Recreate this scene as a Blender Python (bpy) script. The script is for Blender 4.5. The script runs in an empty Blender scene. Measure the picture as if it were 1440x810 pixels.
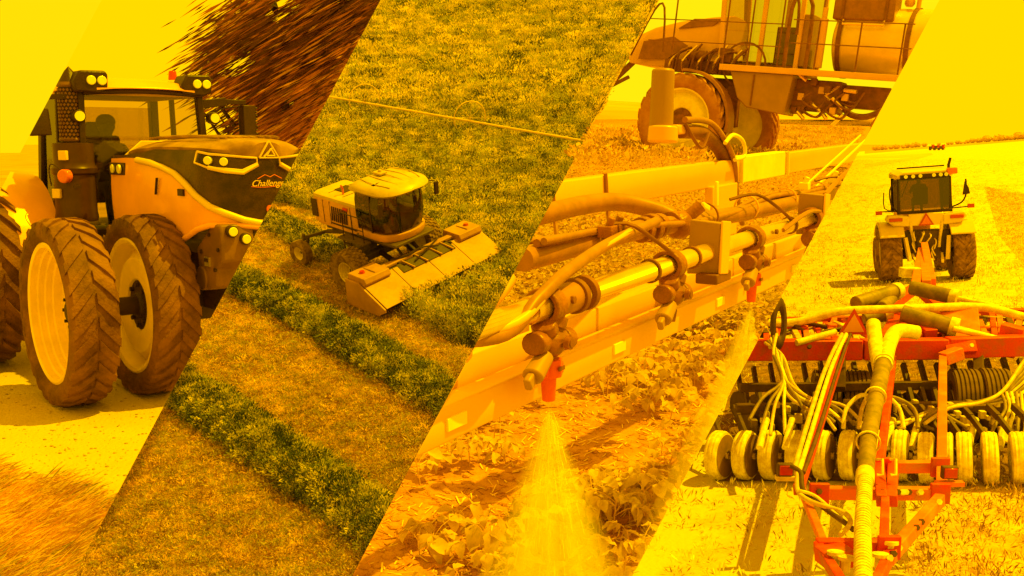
import bpy, bmesh, math, random
from mathutils import Vector as V, Matrix, Quaternion
S = bpy.context.scene
COL = S.collection
rnd = random.Random(7)
PI = math.pi

# ---------------------------------------------------------------- camera
PITCH = math.radians(8.1)
CAM = V((0, 0, 4.8))
cd = bpy.data.cameras.new('camera'); cam = bpy.data.objects.new('camera', cd); COL.objects.link(cam)
cd.sensor_width = 36; cd.lens = 36; cd.clip_start = 0.05; cd.clip_end = 9000
cam.location = CAM; cam.rotation_euler = (PI / 2 - PITCH, 0, 0)
S.camera = cam
# ---------------------------------------------------------------- light
SUN_DIR = V((0.533, 0.042, 1.004)).normalized()          # towards the sun: high on the right
TINT = (1.30, 0.655, 0.0)                                # the whole place is seen in amber-yellow light
w = bpy.data.worlds.new('World'); S.world = w; w.use_nodes = True
nt = w.node_tree; nt.nodes.clear(); N = nt.nodes.new; L = nt.links.new
sky = N('ShaderNodeTexSky'); sky.sky_type = 'NISHITA'; sky.sun_disc = False
sky.sun_elevation = math.asin(SUN_DIR.z); sky.sun_rotation = math.atan2(SUN_DIR.x, SUN_DIR.y)
sky.dust_density = 4.0; sky.air_density = 1.0
bw = N('ShaderNodeRGBToBW'); L(sky.outputs[0], bw.inputs[0])
mr = N('ShaderNodeMapRange'); mr.inputs[1].default_value = 0; mr.inputs[2].default_value = 30
mr.inputs[3].default_value = 9.9; mr.inputs[4].default_value = 11.2; L(bw.outputs[0], mr.inputs[0])
mul = N('ShaderNodeVectorMath'); mul.operation = 'SCALE'; mul.inputs[0].default_value = TINT; L(mr.outputs[0], mul.inputs['Scale'])
bg = N('ShaderNodeBackground'); bg.inputs[1].default_value = 0.10; L(mul.outputs[0], bg.inputs[0])
wo = N('ShaderNodeOutputWorld'); L(bg.outputs[0], wo.inputs[0])
sd = bpy.data.lights.new('sun', 'SUN'); so = bpy.data.objects.new('sun', sd); COL.objects.link(so)
sd.energy = 5.0; sd.angle = math.radians(0.6); sd.color = (1.0, 0.63, 0.0)
so.rotation_euler = SUN_DIR.to_track_quat('Z', 'Y').to_euler(); so.location = (-20, 0, 60)
S.view_settings.view_transform = 'Standard'; S.view_settings.look = 'None'
S.view_settings.exposure = 0.12; S.view_settings.gamma = 1
S.cycles.max_bounces = 5; S.cycles.diffuse_bounces = 2; S.cycles.transparent_max_bounces = 12
S.cycles.volume_bounces = 3; S.cycles.use_denoising = True

# ---------------------------------------------------------------- view geometry (to find where things stand)
FW = V((0, math.cos(PITCH), -math.sin(PITCH))); UP = V((0, math.sin(PITCH), math.cos(PITCH))); RT = V((1, 0, 0))
def ray(px, py): return FW + RT * ((px - 720) / 1440) + UP * ((405 - py) / 1440)
def at(px, py, d): return CAM + ray(px, py) * d
def mkplane(p1, p2, H):
    n = ray(*p1).cross(ray(*p2)).normalized()
    if n.z < 0: n = -n
    return n, H
def on(pl, px, py, h=0.0):
    n, H = pl; r = ray(px, py); return CAM + r * ((h - H) / r.dot(n))
FIELD1 = (V((0, 0, 1)), 2.3)                            # the road
FIELD2 = mkplane((0, -259), (1440, -325), 14.0)         # the hay hillside
FIELD3 = mkplane((860, 138), (1230, 162), 1.25)         # the bean rows
FIELD4 = mkplane((1220, 209), (1440, 192), 4.8)         # the stubble
# the four plots are cut off along straight slanted edges; a line runs from (x0, 0) down to the left
def edge_x(x0, y): return x0 - 0.533 * y
L01, L12, L23, L34 = 143, 535, 927, 1321
def cutplane(x0):
    n = ray(x0, 0).cross(ray(edge_x(x0, 810), 810)).normalized()
    if n.x < 0: n = -n
    return n                                            # points to the right of the edge, plane through CAM

# ---------------------------------------------------------------- materials
def mat(name, c, rough=.6, metal=0.0, var=.25, scale=6.0, bump=0.0, bscale=None, c2=None, spec=.4, coat=0.0, detail=5, alpha=None, emit=None, rand=0.0, lo=.38, hi=.62, trans=0.0):
    m = bpy.data.materials.new(name); m.use_nodes = True
    t = m.node_tree; b = t.nodes['Principled BSDF']; n = t.nodes.new; l = t.links.new
    c = tuple(c) + (1,); b.inputs['Roughness'].default_value = rough; b.inputs['Metallic'].default_value = metal
    b.inputs['Specular IOR Level'].default_value = spec; b.inputs['Coat Weight'].default_value = coat
    geo = n('ShaderNodeTexCoord')
    nz = n('ShaderNodeTexNoise'); nz.inputs['Scale'].default_value = scale; nz.inputs['Detail'].default_value = detail
    nz.inputs['Roughness'].default_value = .65
    l(geo.outputs['Object'], nz.inputs['Vector'])
    mp = n('ShaderNodeMapRange'); mp.inputs[1].default_value = lo; mp.inputs[2].default_value = hi
    l(nz.outputs[0], mp.inputs[0])
    mx = n('ShaderNodeMix'); mx.data_type = 'RGBA'
    d = tuple(x * (1 - var) for x in c[:3]) + (1,) if c2 is None else tuple(c2) + (1,)
    mx.inputs[6].default_value = d; mx.inputs[7].default_value = c
    l(mp.outputs[0], mx.inputs[0]); out = mx.outputs[2]
    if rand:
        oi = n('ShaderNodeObjectInfo'); mm = n('ShaderNodeMapRange'); mm.inputs[3].default_value = 1 - rand; mm.inputs[4].default_value = 1 + rand
        l(oi.outputs['Random'], mm.inputs[0]); vm = n('ShaderNodeVectorMath'); vm.operation = 'SCALE'
        l(out, vm.inputs[0]); l(mm.outputs[0], vm.inputs['Scale']); out = vm.outputs[0]
    l(out, b.inputs['Base Color'])
    if bump:
        nb = n('ShaderNodeTexNoise'); nb.inputs['Scale'].default_value = bscale or scale * 4; nb.inputs['Detail'].default_value = 4
        l(geo.outputs['Object'], nb.inputs['Vector'])
        bp = n('ShaderNodeBump'); bp.inputs['Strength'].default_value = min(1, bump); bp.inputs['Distance'].default_value = .02 * max(1, bump)
        l(nb.outputs[0], bp.inputs['Height']); l(bp.outputs[0], b.inputs['Normal'])
    if trans:                                           # light passes through thin leaves
        tl = n('ShaderNodeBsdfTranslucent'); l(out, tl.inputs[0]); ms_ = n('ShaderNodeMixShader'); ms_.inputs[0].default_value = trans
        l(b.outputs[0], ms_.inputs[1]); l(tl.outputs[0], ms_.inputs[2]); l(ms_.outputs[0], t.nodes['Material Output'].inputs['Surface'])
    if emit: b.inputs['Emission Color'].default_value = tuple(emit[:3]) + (1,); b.inputs['Emission Strength'].default_value = emit[3]
    return m
def glass(name, tint=(.75, .7, .6), refl=.12):
    m = bpy.data.materials.new(name); m.use_nodes = True; t = m.node_tree; t.nodes.clear(); n = t.nodes.new; l = t.links.new
    tr = n('ShaderNodeBsdfTransparent'); tr.inputs[0].default_value = tint + (1,)
    gl = n('ShaderNodeBsdfGlossy'); gl.inputs['Roughness'].default_value = .04
    fr = n('ShaderNodeFresnel'); fr.inputs[0].default_value = 1.5
    ad = n('ShaderNodeMath'); ad.operation = 'ADD'; ad.inputs[1].default_value = refl; l(fr.outputs[0], ad.inputs[0])
    mx = n('ShaderNodeMixShader'); l(ad.outputs[0], mx.inputs[0]); l(tr.outputs[0], mx.inputs[1]); l(gl.outputs[0], mx.inputs[2])
    o = n('ShaderNodeOutputMaterial'); l(mx.outputs[0], o.inputs[0]); return m

# ---------------------------------------------------------------- mesh builder
def basis(d, up=V((0, 0, 1))):
    z = d.normalized(); u = V(up)
    if abs(z.dot(u)) > .98: u = V((1, 0, 0)) if abs(z.x) < .9 else V((0, 1, 0))
    x = u.cross(z).normalized(); return x, z.cross(x), z
class MB:
    def __init__(s): s.v = []; s.f = []
    def add(s, vs, fs):
        o = len(s.v); s.v += [V(v) for v in vs]; s.f += [tuple(i + o for i in f) for f in fs]; return s
    def hexa(s, p):
        return s.add(p, [(0, 3, 2, 1), (4, 5, 6, 7), (0, 1, 5, 4), (1, 2, 6, 5), (2, 3, 7, 6), (3, 0, 4, 7)])
    def box(s, c, d, rot=None):
        q = [V((sx * d[0] / 2, sy * d[1] / 2, sz * d[2] / 2)) for sz in (-1, 1) for sx, sy in ((-1, -1), (1, -1), (1, 1), (-1, 1))]
        if rot is not None: q = [rot @ a for a in q]
        return s.hexa([V(c) + a for a in q])
    def bar(s, a, b, w, h=None, up=V((0, 0, 1)), w2=None, h2=None):
        a = V(a); b = V(b); h = h or w; x, y, z = basis(b - a, up); w2 = w2 or w; h2 = h2 or h
        p = [a + x * sx * w / 2 + y * sy * h / 2 for sx, sy in ((-1, -1), (1, -1), (1, 1), (-1, 1))]
        q = [b + x * sx * w2 / 2 + y * sy * h2 / 2 for sx, sy in ((-1, -1), (1, -1), (1, 1), (-1, 1))]
        return s.hexa(p + q)
    def tube(s, pts, r, n=8, smooth=0):
        pts = [V(p) for p in pts]
        if smooth: pts = spline(pts, smooth)
        m = len(pts); rs = r if isinstance(r, (list, tuple)) else [r] * m
        if len(rs) != m: rs = [rs[0] + (rs[-1] - rs[0]) * i / (m - 1) for i in range(m)]
        x = None; vs = []; fs = []
        for i, p in enumerate(pts):
            d = (pts[min(i + 1, m - 1)] - pts[max(i - 1, 0)])
            if d.length < 1e-9: d = V((0, 0, 1))
            d.normalize()
            if x is None: x = basis(d)[0]
            x = (x - d * x.dot(d)); x = x.normalized() if x.length > 1e-6 else basis(d)[0]
            y = d.cross(x)
            vs += [p + (x * math.cos(2 * PI * k / n) + y * math.sin(2 * PI * k / n)) * rs[i] for k in range(n)]
        for i in range(m - 1):
            for k in range(n): fs.append((i * n + k, i * n + (k + 1) % n, (i + 1) * n + (k + 1) % n, (i + 1) * n + k))
        fs.append(tuple(reversed(range(n)))); fs.append(tuple((m - 1) * n + k for k in range(n)))
        return s.add(vs, fs)
    def cyl(s, a, b, r, r2=None, n=16): return s.tube([a, b], [r, r if r2 is None else r2], n)
    def lathe(s, prof, o, ax, n=32, loop=True):
        o = V(o); x, y, z = basis(V(ax)); m = len(prof); vs = []; fs = []
        for k in range(n):
            c = x * math.cos(2 * PI * k / n) + y * math.sin(2 * PI * k / n)
            vs += [o + c * r + z * h for r, h in prof]
        for k in range(n):
            k2 = (k + 1) % n
            for i in range(m if loop else m - 1): fs.append((k * m + i, k2 * m + i, k2 * m + (i + 1) % m, k * m + (i + 1) % m))
        return s.add(vs, fs)
    def prism(s, poly, depth, fr):                       # poly 2-D, fr(u, v, w) -> point, w from depth[0] to depth[1]
        n = len(poly); vs = [fr(u, v, depth[0]) for u, v in poly] + [fr(u, v, depth[1]) for u, v in poly]
        fs = [tuple(reversed(range(n))), tuple(range(n, 2 * n))] + [(i, (i + 1) % n, n + (i + 1) % n, n + i) for i in range(n)]
        return s.add(vs, fs)
    def loft(s, rings, closed=True, caps=True):
        m = len(rings[0]); vs = [p for r in rings for p in r]; fs = []
        for i in range(len(rings) - 1):
            for k in range(m if closed else m - 1): fs.append((i * m + k, i * m + (k + 1) % m, (i + 1) * m + (k + 1) % m, (i + 1) * m + k))
        if caps and closed: fs.append(tuple(reversed(range(m)))); fs.append(tuple((len(rings) - 1) * m + k for k in range(m)))
        return s.add(vs, fs)
    def ball(s, c, r, n=10, sq=(1, 1, 1)):
        rows = max(5, n // 2 + 1); rings = []
        for i in range(1, rows):
            a = PI * i / rows
            rings.append([V(c) + V((math.sin(a) * math.cos(2 * PI * k / n) * r * sq[0], math.sin(a) * math.sin(2 * PI * k / n) * r * sq[1], math.cos(a) * r * sq[2])) for k in range(n)])
        return s.loft(rings)
    def xf(s, M, i0=0):
        for i in range(i0, len(s.v)): s.v[i] = M @ s.v[i]
        return s
    def build(s, name, m, parent=None, label=None, smooth=35, bevel=0.0, seg=2, kind=None):
        me = bpy.data.meshes.new(name); me.from_pydata([tuple(v) for v in s.v], [], s.f)
        bm = bmesh.new(); bm.from_mesh(me); bmesh.ops.recalc_face_normals(bm, faces=bm.faces); bm.to_mesh(me); bm.free()
        ms = m if isinstance(m, (list, tuple)) else [m]
        for x in ms: me.materials.append(x)
        if smooth:
            me.shade_smooth(); me.set_sharp_from_angle(angle=math.radians(smooth))
        o = bpy.data.objects.new(name, me); COL.objects.link(o)
        if parent is not None: o.parent = parent
        if label: o['label'] = label
        if kind: o['kind'] = kind
        if bevel:
            b = o.modifiers.new('bevel', 'BEVEL'); b.width = bevel; b.segments = seg; b.limit_method = 'ANGLE'; b.angle_limit = math.radians(40)
            b.harden_normals = False
        return o
def spline(p, k=6):
    out = []; n = len(p)
    for i in range(n - 1):
        a = p[max(i - 1, 0)]; b = p[i]; c = p[i + 1]; d = p[min(i + 2, n - 1)]
        for j in range(k):
            t = j / k; out.append(.5 * ((2 * b) + (c - a) * t + (2 * a - 5 * b + 4 * c - d) * t * t + (3 * b - a - 3 * c + d) * t ** 3))
    out.append(p[-1]); return out
def lerp(a, b, t): return a + (b - a) * t
def thing(name, label, cat, M=None, group=None):
    o = bpy.data.objects.new(name, None); COL.objects.link(o); o.empty_display_size = .3
    if M is not None: o.matrix_world = M
    o['label'] = label; o['category'] = cat
    if group: o['group'] = group
    return o
def tag(o, label, cat, group=None):
    o['label'] = label; o['category'] = cat
    if group: o['group'] = group
    return o
def frame(o, f, up=(0, 0, 1)):                            # x forward, z up
    z = V(up).normalized(); x = V(f); x = (x - z * x.dot(z)).normalized(); y = z.cross(x)
    M = Matrix((x, y, z)).transposed().to_4x4(); M.translation = V(o); return M
def dup(root, M=None, label=None):
    r = root.copy(); COL.objects.link(r)
    if M is not None: r.matrix_world = M
    if label: r['label'] = label
    for ch in root.children:
        c = ch.copy(); COL.objects.link(c); c.parent = r
        for g in ch.children:
            d = g.copy(); COL.objects.link(d); d.parent = c
    return r
def family(o):
    out = [o]
    for c in o.children: out += family(c)
    return out
def mworld(o):
    M = o.matrix_basis.copy()
    while o.parent: o = o.parent; M = o.matrix_basis @ M
    return M
def cut(root, x0, keep):                                  # trim a thing along the straight edge of its plot; keep 'left' or 'right'
    n = cutplane(x0)
    for o in family(root):
        if o.type != 'MESH': continue
        M = mworld(o); Mi = M.inverted(); c = Mi @ CAM; nl = (M.to_3x3().transposed() @ n).normalized()
        sgn = 1 if keep == 'left' else -1
        ds = [(v.co - c).dot(nl) * sgn for v in o.data.vertices]
        if not ds or max(ds) <= 0: continue
        if min(ds) >= 0:
            if not o.children: bpy.data.objects.remove(o)
            else: o.data = bpy.data.meshes.new(o.name)
            continue
        if o.data.users > 1: o.data = o.data.copy()
        bm = bmesh.new(); bm.from_mesh(o.data)
        r = bmesh.ops.bisect_plane(bm, geom=bm.verts[:] + bm.edges[:] + bm.faces[:], plane_co=c, plane_no=nl * sgn, clear_outer=True)
        ed = [e for e in r['geom_cut'] if isinstance(e, bmesh.types.BMEdge) and e.is_valid and len(e.link_faces) == 1]
        if ed and len(bm.faces) < 6000:
            try: bmesh.ops.edgeloop_fill(bm, edges=ed)
            except Exception: pass
        bm.to_mesh(o.data); bm.free()
# ---------------------------------------------------------------- image-space polygon helpers (plots)
def clip_poly(p, f):
    out = []
    for i in range(len(p)):
        a, b = p[i], p[(i + 1) % len(p)]; fa, fb = f(a), f(b)
        if fa >= 0: out.append(a)
        if (fa >= 0) != (fb >= 0):
            t = fa / (fa - fb); out.append((a[0] + (b[0] - a[0]) * t, a[1] + (b[1] - a[1]) * t))
    return out
def slab(name, poly, pl, m, thick, label=None, kind='structure', h=0.0, grid=0):
    top = [on(pl, x, y, h) for x, y in poly]; bot = [on(pl, x, y, h - thick) for x, y in poly]
    n = len(poly); b = MB().add(top + bot, [tuple(range(n)), tuple(reversed(range(n, 2 * n)))] + [(i, n + i, n + (i + 1) % n, (i + 1) % n) for i in range(n)])
    o = b.build(name, m, smooth=0); o['kind'] = kind
    if label: o['label'] = label
    return o
def spread(o, name, sources, seed, smin, smax, tilt=.15, dens=None):
    """real leaf and stalk geometry spread over the faces of o"""
    g = bpy.data.node_groups.new(name, 'GeometryNodeTree')
    g.interface.new_socket('Geometry', in_out='INPUT', socket_type='NodeSocketGeometry'); g.interface.new_socket('Geometry', in_out='OUTPUT', socket_type='NodeSocketGeometry')
    n = g.nodes.new; l = g.links.new
    gi = n('NodeGroupInput'); go = n('NodeGroupOutput')
    dp = n('GeometryNodeDistributePointsOnFaces'); dp.inputs['Seed'].default_value = seed
    l(gi.outputs[0], dp.inputs['Mesh'])
    if dens is None:
        na = n('GeometryNodeInputNamedAttribute'); na.data_type = 'FLOAT'; na.inputs['Name'].default_value = 'dens'; l(na.outputs['Attribute'], dp.inputs['Density'])
    else: dp.inputs['Density'].default_value = dens
    gg = n('GeometryNodeGeometryToInstance')
    for s_ in reversed(sources):
        oi = n('GeometryNodeObjectInfo'); oi.inputs['Object'].default_value = s_; l(oi.outputs['Geometry'], gg.inputs[0])
    ip = n('GeometryNodeInstanceOnPoints'); ip.inputs['Pick Instance'].default_value = True
    ri = n('FunctionNodeRandomValue'); ri.data_type = 'INT'; ri.inputs[4].default_value = 0; ri.inputs[5].default_value = len(sources) - 1
    rr = n('FunctionNodeRandomValue'); rr.data_type = 'FLOAT_VECTOR'; rr.inputs[0].default_value = (-tilt, -tilt, 0); rr.inputs[1].default_value = (tilt, tilt, 2 * PI)
    rs = n('FunctionNodeRandomValue'); rs.data_type = 'FLOAT'; rs.inputs[2].default_value = smin; rs.inputs[3].default_value = smax; rs.inputs['Seed'].default_value = 3
    l(dp.outputs['Points'], ip.inputs['Points']); l(gg.outputs[0], ip.inputs['Instance']); l(ri.outputs[2], ip.inputs['Instance Index'])
    l(rr.outputs[0], ip.inputs['Rotation']); l(rs.outputs[1], ip.inputs['Scale']); l(ip.outputs[0], go.inputs[0])
    md = o.modifiers.new('spread', 'NODES'); md.node_group = g
    return o
def scatter(name, polys, pl, sources, seed, smin, smax, tilt=.15, label=None, h=0.0):
    me = bpy.data.meshes.new(name); vs = []; fs = []; ds = []
    for poly, d in polys:
        if len(poly) < 3: continue
        fs.append(tuple(range(len(vs), len(vs) + len(poly)))); vs += [tuple(on(pl, x, y, h)) for x, y in poly]; ds.append(d)
    me.from_pydata(vs, [], fs)
    a = me.attributes.new('dens', 'FLOAT', 'FACE'); a.data.foreach_set('value', ds)
    o = bpy.data.objects.new(name, me); COL.objects.link(o); o['kind'] = 'stuff'
    if label: o['label'] = label
    return spread(o, name, sources, seed, smin, smax, tilt)
def bands(poly, cuts):                                  # split a view polygon into rows so that far rows can be thinner
    out = []
    for (y0, y1, d) in cuts:
        q = clip_poly(clip_poly(poly, lambda p: p[1] - y0), lambda p: y1 - p[1])
        if len(q) >= 3: out.append((q, d))
    return out
def source(mb, name, m):
    o = mb.build(name, m, smooth=0); COL.objects.unlink(o); o.use_fake_user = True; return o
def leaf(mb, c, d, l, w_, nrm=None):                      # one bent leaf of four triangles
    x, y, z = basis(d, nrm or V((rnd.uniform(-1, 1), rnd.uniform(-1, 1), rnd.uniform(.2, 1))).normalized())
    c = V(c); m = c + z * l * .5 + y * w_ * .18; e = c + z * l
    mb.add([c, m + x * w_ / 2, m - x * w_ / 2, e], [(0, 1, 3), (0, 3, 2)])
def rdir(zmin=-1, zmax=1):
    z = rnd.uniform(zmin, zmax); a = rnd.uniform(0, 2 * PI); r = math.sqrt(max(0, 1 - z * z)); return V((r * math.cos(a), r * math.sin(a), z))
# ---------------------------------------------------------------- wheels
def wheel(parent, c, ax, R, W, rimR, M_, style='ag', lugs=20, name='wheel', hubm=None, n=48, dish='deep', side=1, rimw=None):
    """tyre + tread bars (one mesh) with rim and hub as sub-parts; ax points to the visible side"""
    c = V(c); ax = V(ax).normalized(); x, y, z = basis(ax); h = W / 2
    b = MB(); Rt = R - ({'ag': .045, 'row': .028, 'turf': .04}.get(style, 0) * R)
    prof = [(rimR, -h * .72), (rimR + (Rt - rimR) * .35, -h * .98), (Rt * .93, -h), (Rt * .985, -h * .86), (Rt, -h * .45), (Rt * 1.002, 0), (Rt, h * .45), (Rt * .985, h * .86), (Rt * .93, h), (rimR + (Rt - rimR) * .35, h * .98), (rimR, h * .72), (rimR * .98, h * .6), (rimR * .98, -h * .6)]
    b.lathe(prof, c, ax, n)
    def P(a, w_, r): return c + (x * math.cos(a) + y * math.sin(a)) * r + z * w_
    if style in ('ag', 'row'):
        for k in range(lugs):
            for sg in (-1, 1):
                a0 = 2 * PI * (k + (.5 if sg > 0 else 0)) / lugs; t = (.32 if style == 'ag' else .50) * 2 * PI / lugs
                sw = 1.15 * 2 * PI / lugs * side
                st = [(1.0, .90), (.96, .965), (.6, 1.0), (.05, 1.0)]
                rr_ = []
                for u, q in st:
                    a = a0 + sw * (1 - u); base = Rt * .97 * (q if u > .9 else 1.0); top = R * q
                    rr_.append([P(a - t / 2 * R / top, sg * h * u, base), P(a + t / 2, sg * h * u, base), P(a + t * .42, sg * h * u, top), P(a - t * .42, sg * h * u, top)])
                b.loft(rr_)
    elif style == 'turf':
        for k in range(lugs):
            for q in range(5):
                a0 = 2 * PI * (k + .5 * (q % 2)) / lugs; w0 = (q - 2) * W * .2; t = .62 * 2 * PI / lugs
                rr_ = [[P(a0 - t / 2, w0 + e * W * .085, Rt * .97), P(a0 + t / 2, w0 + e * W * .085, Rt * .97), P(a0 + t * .4, w0 + e * W * .08, R), P(a0 - t * .4, w0 + e * W * .08, R)] for e in (-1, 1)]
                b.loft(rr_)
    ty = b.build(name, M_['tyre'], parent, smooth=40)
    rb = MB()
    hw = (rimw or .72) * h
    if dish == 'deep':       # stepped barrel with the disc far inside
        pr = [(rimR * q, hw * t) for q, t in ((1.03, 1), (1.0, 1.05), (.955, .98), (.95, .62), (.915, .56), (.915, .26), (.875, .2), (.875, -.12), (.835, -.18), (.83, -.62), (.76, -.66), (.70, -.52), (.42, -.44), (.34, -.28), (.03, -.28), (.03, -.75), (1.0, -.8), (1.03, -1))]
    else:                    # dish swelling outwards
        pr = [(rimR * 1.03, hw), (rimR, hw * 1.05), (rimR * .95, hw * .95), (rimR * .92, hw * .4), (rimR * .88, hw * .1), (rimR * .80, hw * .3), (rimR * .72, hw * .62), (rimR * .55, hw * .72), (rimR * .40, hw * .55), (rimR * .36, hw * .3), (.02, hw * .3), (.02, -hw * .5), (rimR, -hw * .7), (rimR * 1.03, -hw)]
    rb.lathe(pr, c, ax, n); rb.build('rim', M_['rim'], ty, smooth=30)
    hb = MB(); hr = rimR * (.30 if dish == 'deep' else .42); z0 = -hw * .35 if dish == 'deep' else hw * .25
    hb.cyl(c + z * z0, c + z * (z0 + hw * .18), hr * .9, n=20); hb.cyl(c + z * (z0 + hw * .1), c + z * (z0 + hw * .4), hr * .5, hr * .42, 18)
    for k in range(8):
        a = 2 * PI * k / 8; q = c + (x * math.cos(a) + y * math.sin(a)) * hr * .74 + z * (z0 + hw * .18); hb.cyl(q, q + z * .03, hr * .09, n=6)
    hb.build('hub', hubm or M_['dark'], ty, smooth=30)
    return ty
# ---------------------------------------------------------------- a seated driver
def driver(name, label, M, mats, cap=False, s=1.0, lean=0.0):
    """one continuous skinned body, seated, hands held forward on the steering wheel; x is where they face"""
    root = thing(name, label, 'person', M)
    J = {}; E_ = []; Rr = []
    vs = []
    def j(k, p, r, par=None):
        J[k] = len(vs); vs.append(V(p) * s); Rr.append(r * s)
        if par: E_.append((J[par], J[k]))
    j('pel', (0, 0, .10), .15); j('sp', (.0, 0, .28), .145, 'pel'); j('ch', (.01 + lean, 0, .46), .165, 'sp'); j('nb', (.02 + lean, 0, .60), .07, 'ch')
    j('nk', (.03 + lean, 0, .67), .055, 'nb'); j('hd', (.045 + lean, 0, .75), .088, 'nk'); j('hm', (.05 + lean, 0, .82), .098, 'hd'); j('ht', (.03 + lean, 0, .89), .07, 'hm')
    j('nose', (.155 + lean, 0, .79), .014, 'hm')
    for q, sg in (('l', 1), ('r', -1)):
        j('ear' + q, (.03 + lean, sg * .098, .79), .016, 'hm')
        j('sh' + q, (.01 + lean, sg * .19, .54), .07, 'ch'); j('el' + q, (.17, sg * .26, .32), .048, 'sh' + q); j('wr' + q, (.42, sg * .17, .36), .03, 'el' + q)
        j('pa' + q, (.49, sg * .155, .375), .034, 'wr' + q)
        for f in range(4):
            j('f%d%s' % (f, q), (.545, sg * (.135 + .018 * f), .385), .0095, 'pa' + q); j('g%d%s' % (f, q), (.565 - .004 * f, sg * (.133 + .018 * f), .355), .008, 'f%d%s' % (f, q))
        j('th' + q, (.50, sg * .105, .385), .010, 'pa' + q)
        j('hp' + q, (.02, sg * .10, .08), .10, 'pel'); j('kn' + q, (.45, sg * .14, .10), .068, 'hp' + q); j('an' + q, (.50, sg * .14, -.30), .045, 'kn' + q); j('to' + q, (.66, sg * .15, -.35), .04, 'an' + q)
    me = bpy.data.meshes.new('body'); me.from_pydata([tuple(v) for v in vs], E_, [])
    o = bpy.data.objects.new('body', me); COL.objects.link(o); o.parent = root; me.materials.append(mats[0])
    sk = o.modifiers.new('skin', 'SKIN'); sv = me.skin_vertices[0].data
    for i, r in enumerate(Rr): sv[i].radius = (r, r)
    sv[0].use_root = True
    ss = o.modifiers.new('sub', 'SUBSURF'); ss.levels = 1; ss.render_levels = 1
    h = MB(); h.ball(V((.03 + lean, 0, .845)) * s, .112 * s, 14, (1.05, .95, .8))
    if cap: h.box(V((.15 + lean, 0, .86)) * s, (.13 * s, .15 * s, .015 * s))
    h.build('cap' if cap else 'hair', mats[1], root)
    return root
# ---------------------------------------------------------------- common materials
M = dict(
    tyre=mat('tyre rubber', (.095, .036, .012), .72, scale=2.6, bump=.5, bscale=40, c2=(.24, .105, .022)),
    rim=mat('yellow rim paint', (.99, .74, .05), .35, var=.12, scale=5, coat=.2),
    dark=mat('dark metal', (.05, .022, .008), .5, var=.4, scale=8, bump=.2),
    plastic=mat('black plastic', (.045, .018, .007), .42, var=.3, scale=14, bump=.2, bscale=60),
    paint=mat('amber yellow paint', (.95, .46, .02), .3, scale=2.2, coat=.35, c2=(.84, .40, .025), bump=.05, bscale=60),
    paint2=mat('pale yellow paint', (.82, .60, .06), .35, var=.08, scale=3, coat=.4),
    red=mat('red implement paint', (.62, .035, .015), .45, var=.25, scale=6, coat=.15),
    steel=mat('bright steel', (.75, .62, .3), .28, metal=.7, var=.25, scale=12),
    lamp=mat('lamp lens', (.9, .9, .6), .12, var=.1, spec=.8, coat=1),
    amber=mat('amber lens', (.8, .16, .01), .2, var=.2, coat=1),
    redlens=mat('red lens', (.55, .02, .01), .2, var=.2, coat=1),
    glass=glass('cab glass', (.80, .72, .5), .03), glassd=glass('tinted glass', (.55, .42, .25), .05),
    cloth=mat('shirt cloth', (.20, .13, .06), .9, var=.3, scale=20), hair=mat('dark hair', (.03, .015, .01), .8),
    seat=mat('seat cloth', (.06, .03, .015), .9, var=.3, scale=20),
)

ORD = ['', 'second ', 'third ', 'fourth ', 'fifth ', 'sixth ', 'seventh ', 'eighth ', 'ninth ', 'tenth ', 'eleventh ', 'twelfth ', 'thirteenth ', 'fourteenth ', 'fifteenth ', 'sixteenth ', 'seventeenth ', 'eighteenth ', 'nineteenth ', 'twentieth ']
def rank(i, n, left='left', right='right'):             # i-th of n counted from the nearer end
    if i < (n + 1) // 2: return (ORD[i].strip() + ' from ' + left) if i else left + 'most'
    j = n - 1 - i; return (ORD[j].strip() + ' from ' + right) if j else right + 'most'
# ================================================================ GROUND, SKY BACKDROPS
def sky_sheet(poly, d, col, name='sky'):
    b = MB(); b.add([at(x, y, d) for x, y in poly], [tuple(range(len(poly)))]); 
    m = bpy.data.materials.new('sky'); m.use_nodes = True; t = m.node_tree; t.nodes.clear()
    e = t.nodes.new('ShaderNodeEmission'); e.inputs[0].default_value = col + (1,); o_ = t.nodes.new('ShaderNodeOutputMaterial'); t.links.new(e.outputs[0], o_.inputs[0])
    o = b.build(name, m, smooth=0); o['kind'] = 'structure'; return o
sky_sheet([(-260, -160), (edge_x(L01, -160), -160), (edge_x(L01, 215), 215), (-260, 215)], 420, (1.02, .69, 0.002))
sky_sheet([(edge_x(L23, -160), -160), (edge_x(L34, -160), -160), (edge_x(L34, 206), 206), (edge_x(L23, 206), 206)], 520, (1.03, .77, 0.004))
# valley floor out to the horizon, far below the four plots
vf = mat('valley earth', (.45, .33, .08), .95, var=.3, scale=.05)
b = MB(); b.add([(-6000, -200, -14), (6000, -200, -14), (6000, 8000, -14), (-6000, 8000, -14)], [(0, 1, 2, 3)])
o = b.build('valley_floor', vf, smooth=0); o['kind'] = 'structure'
# plot 1: pale gravel road
m_road = mat('pale gravel road', (.60, .48, .08), .95, c2=(.54, .40, .05), scale=.9, bump=.9, bscale=30, lo=.35, hi=.65)
slab('road', [(-500, 480), (-60, 474), (60, 468), (edge_x(L12, 462), 462), (edge_x(L12, 900), 900), (-500, 900)], FIELD1, m_road, .6)
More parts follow.
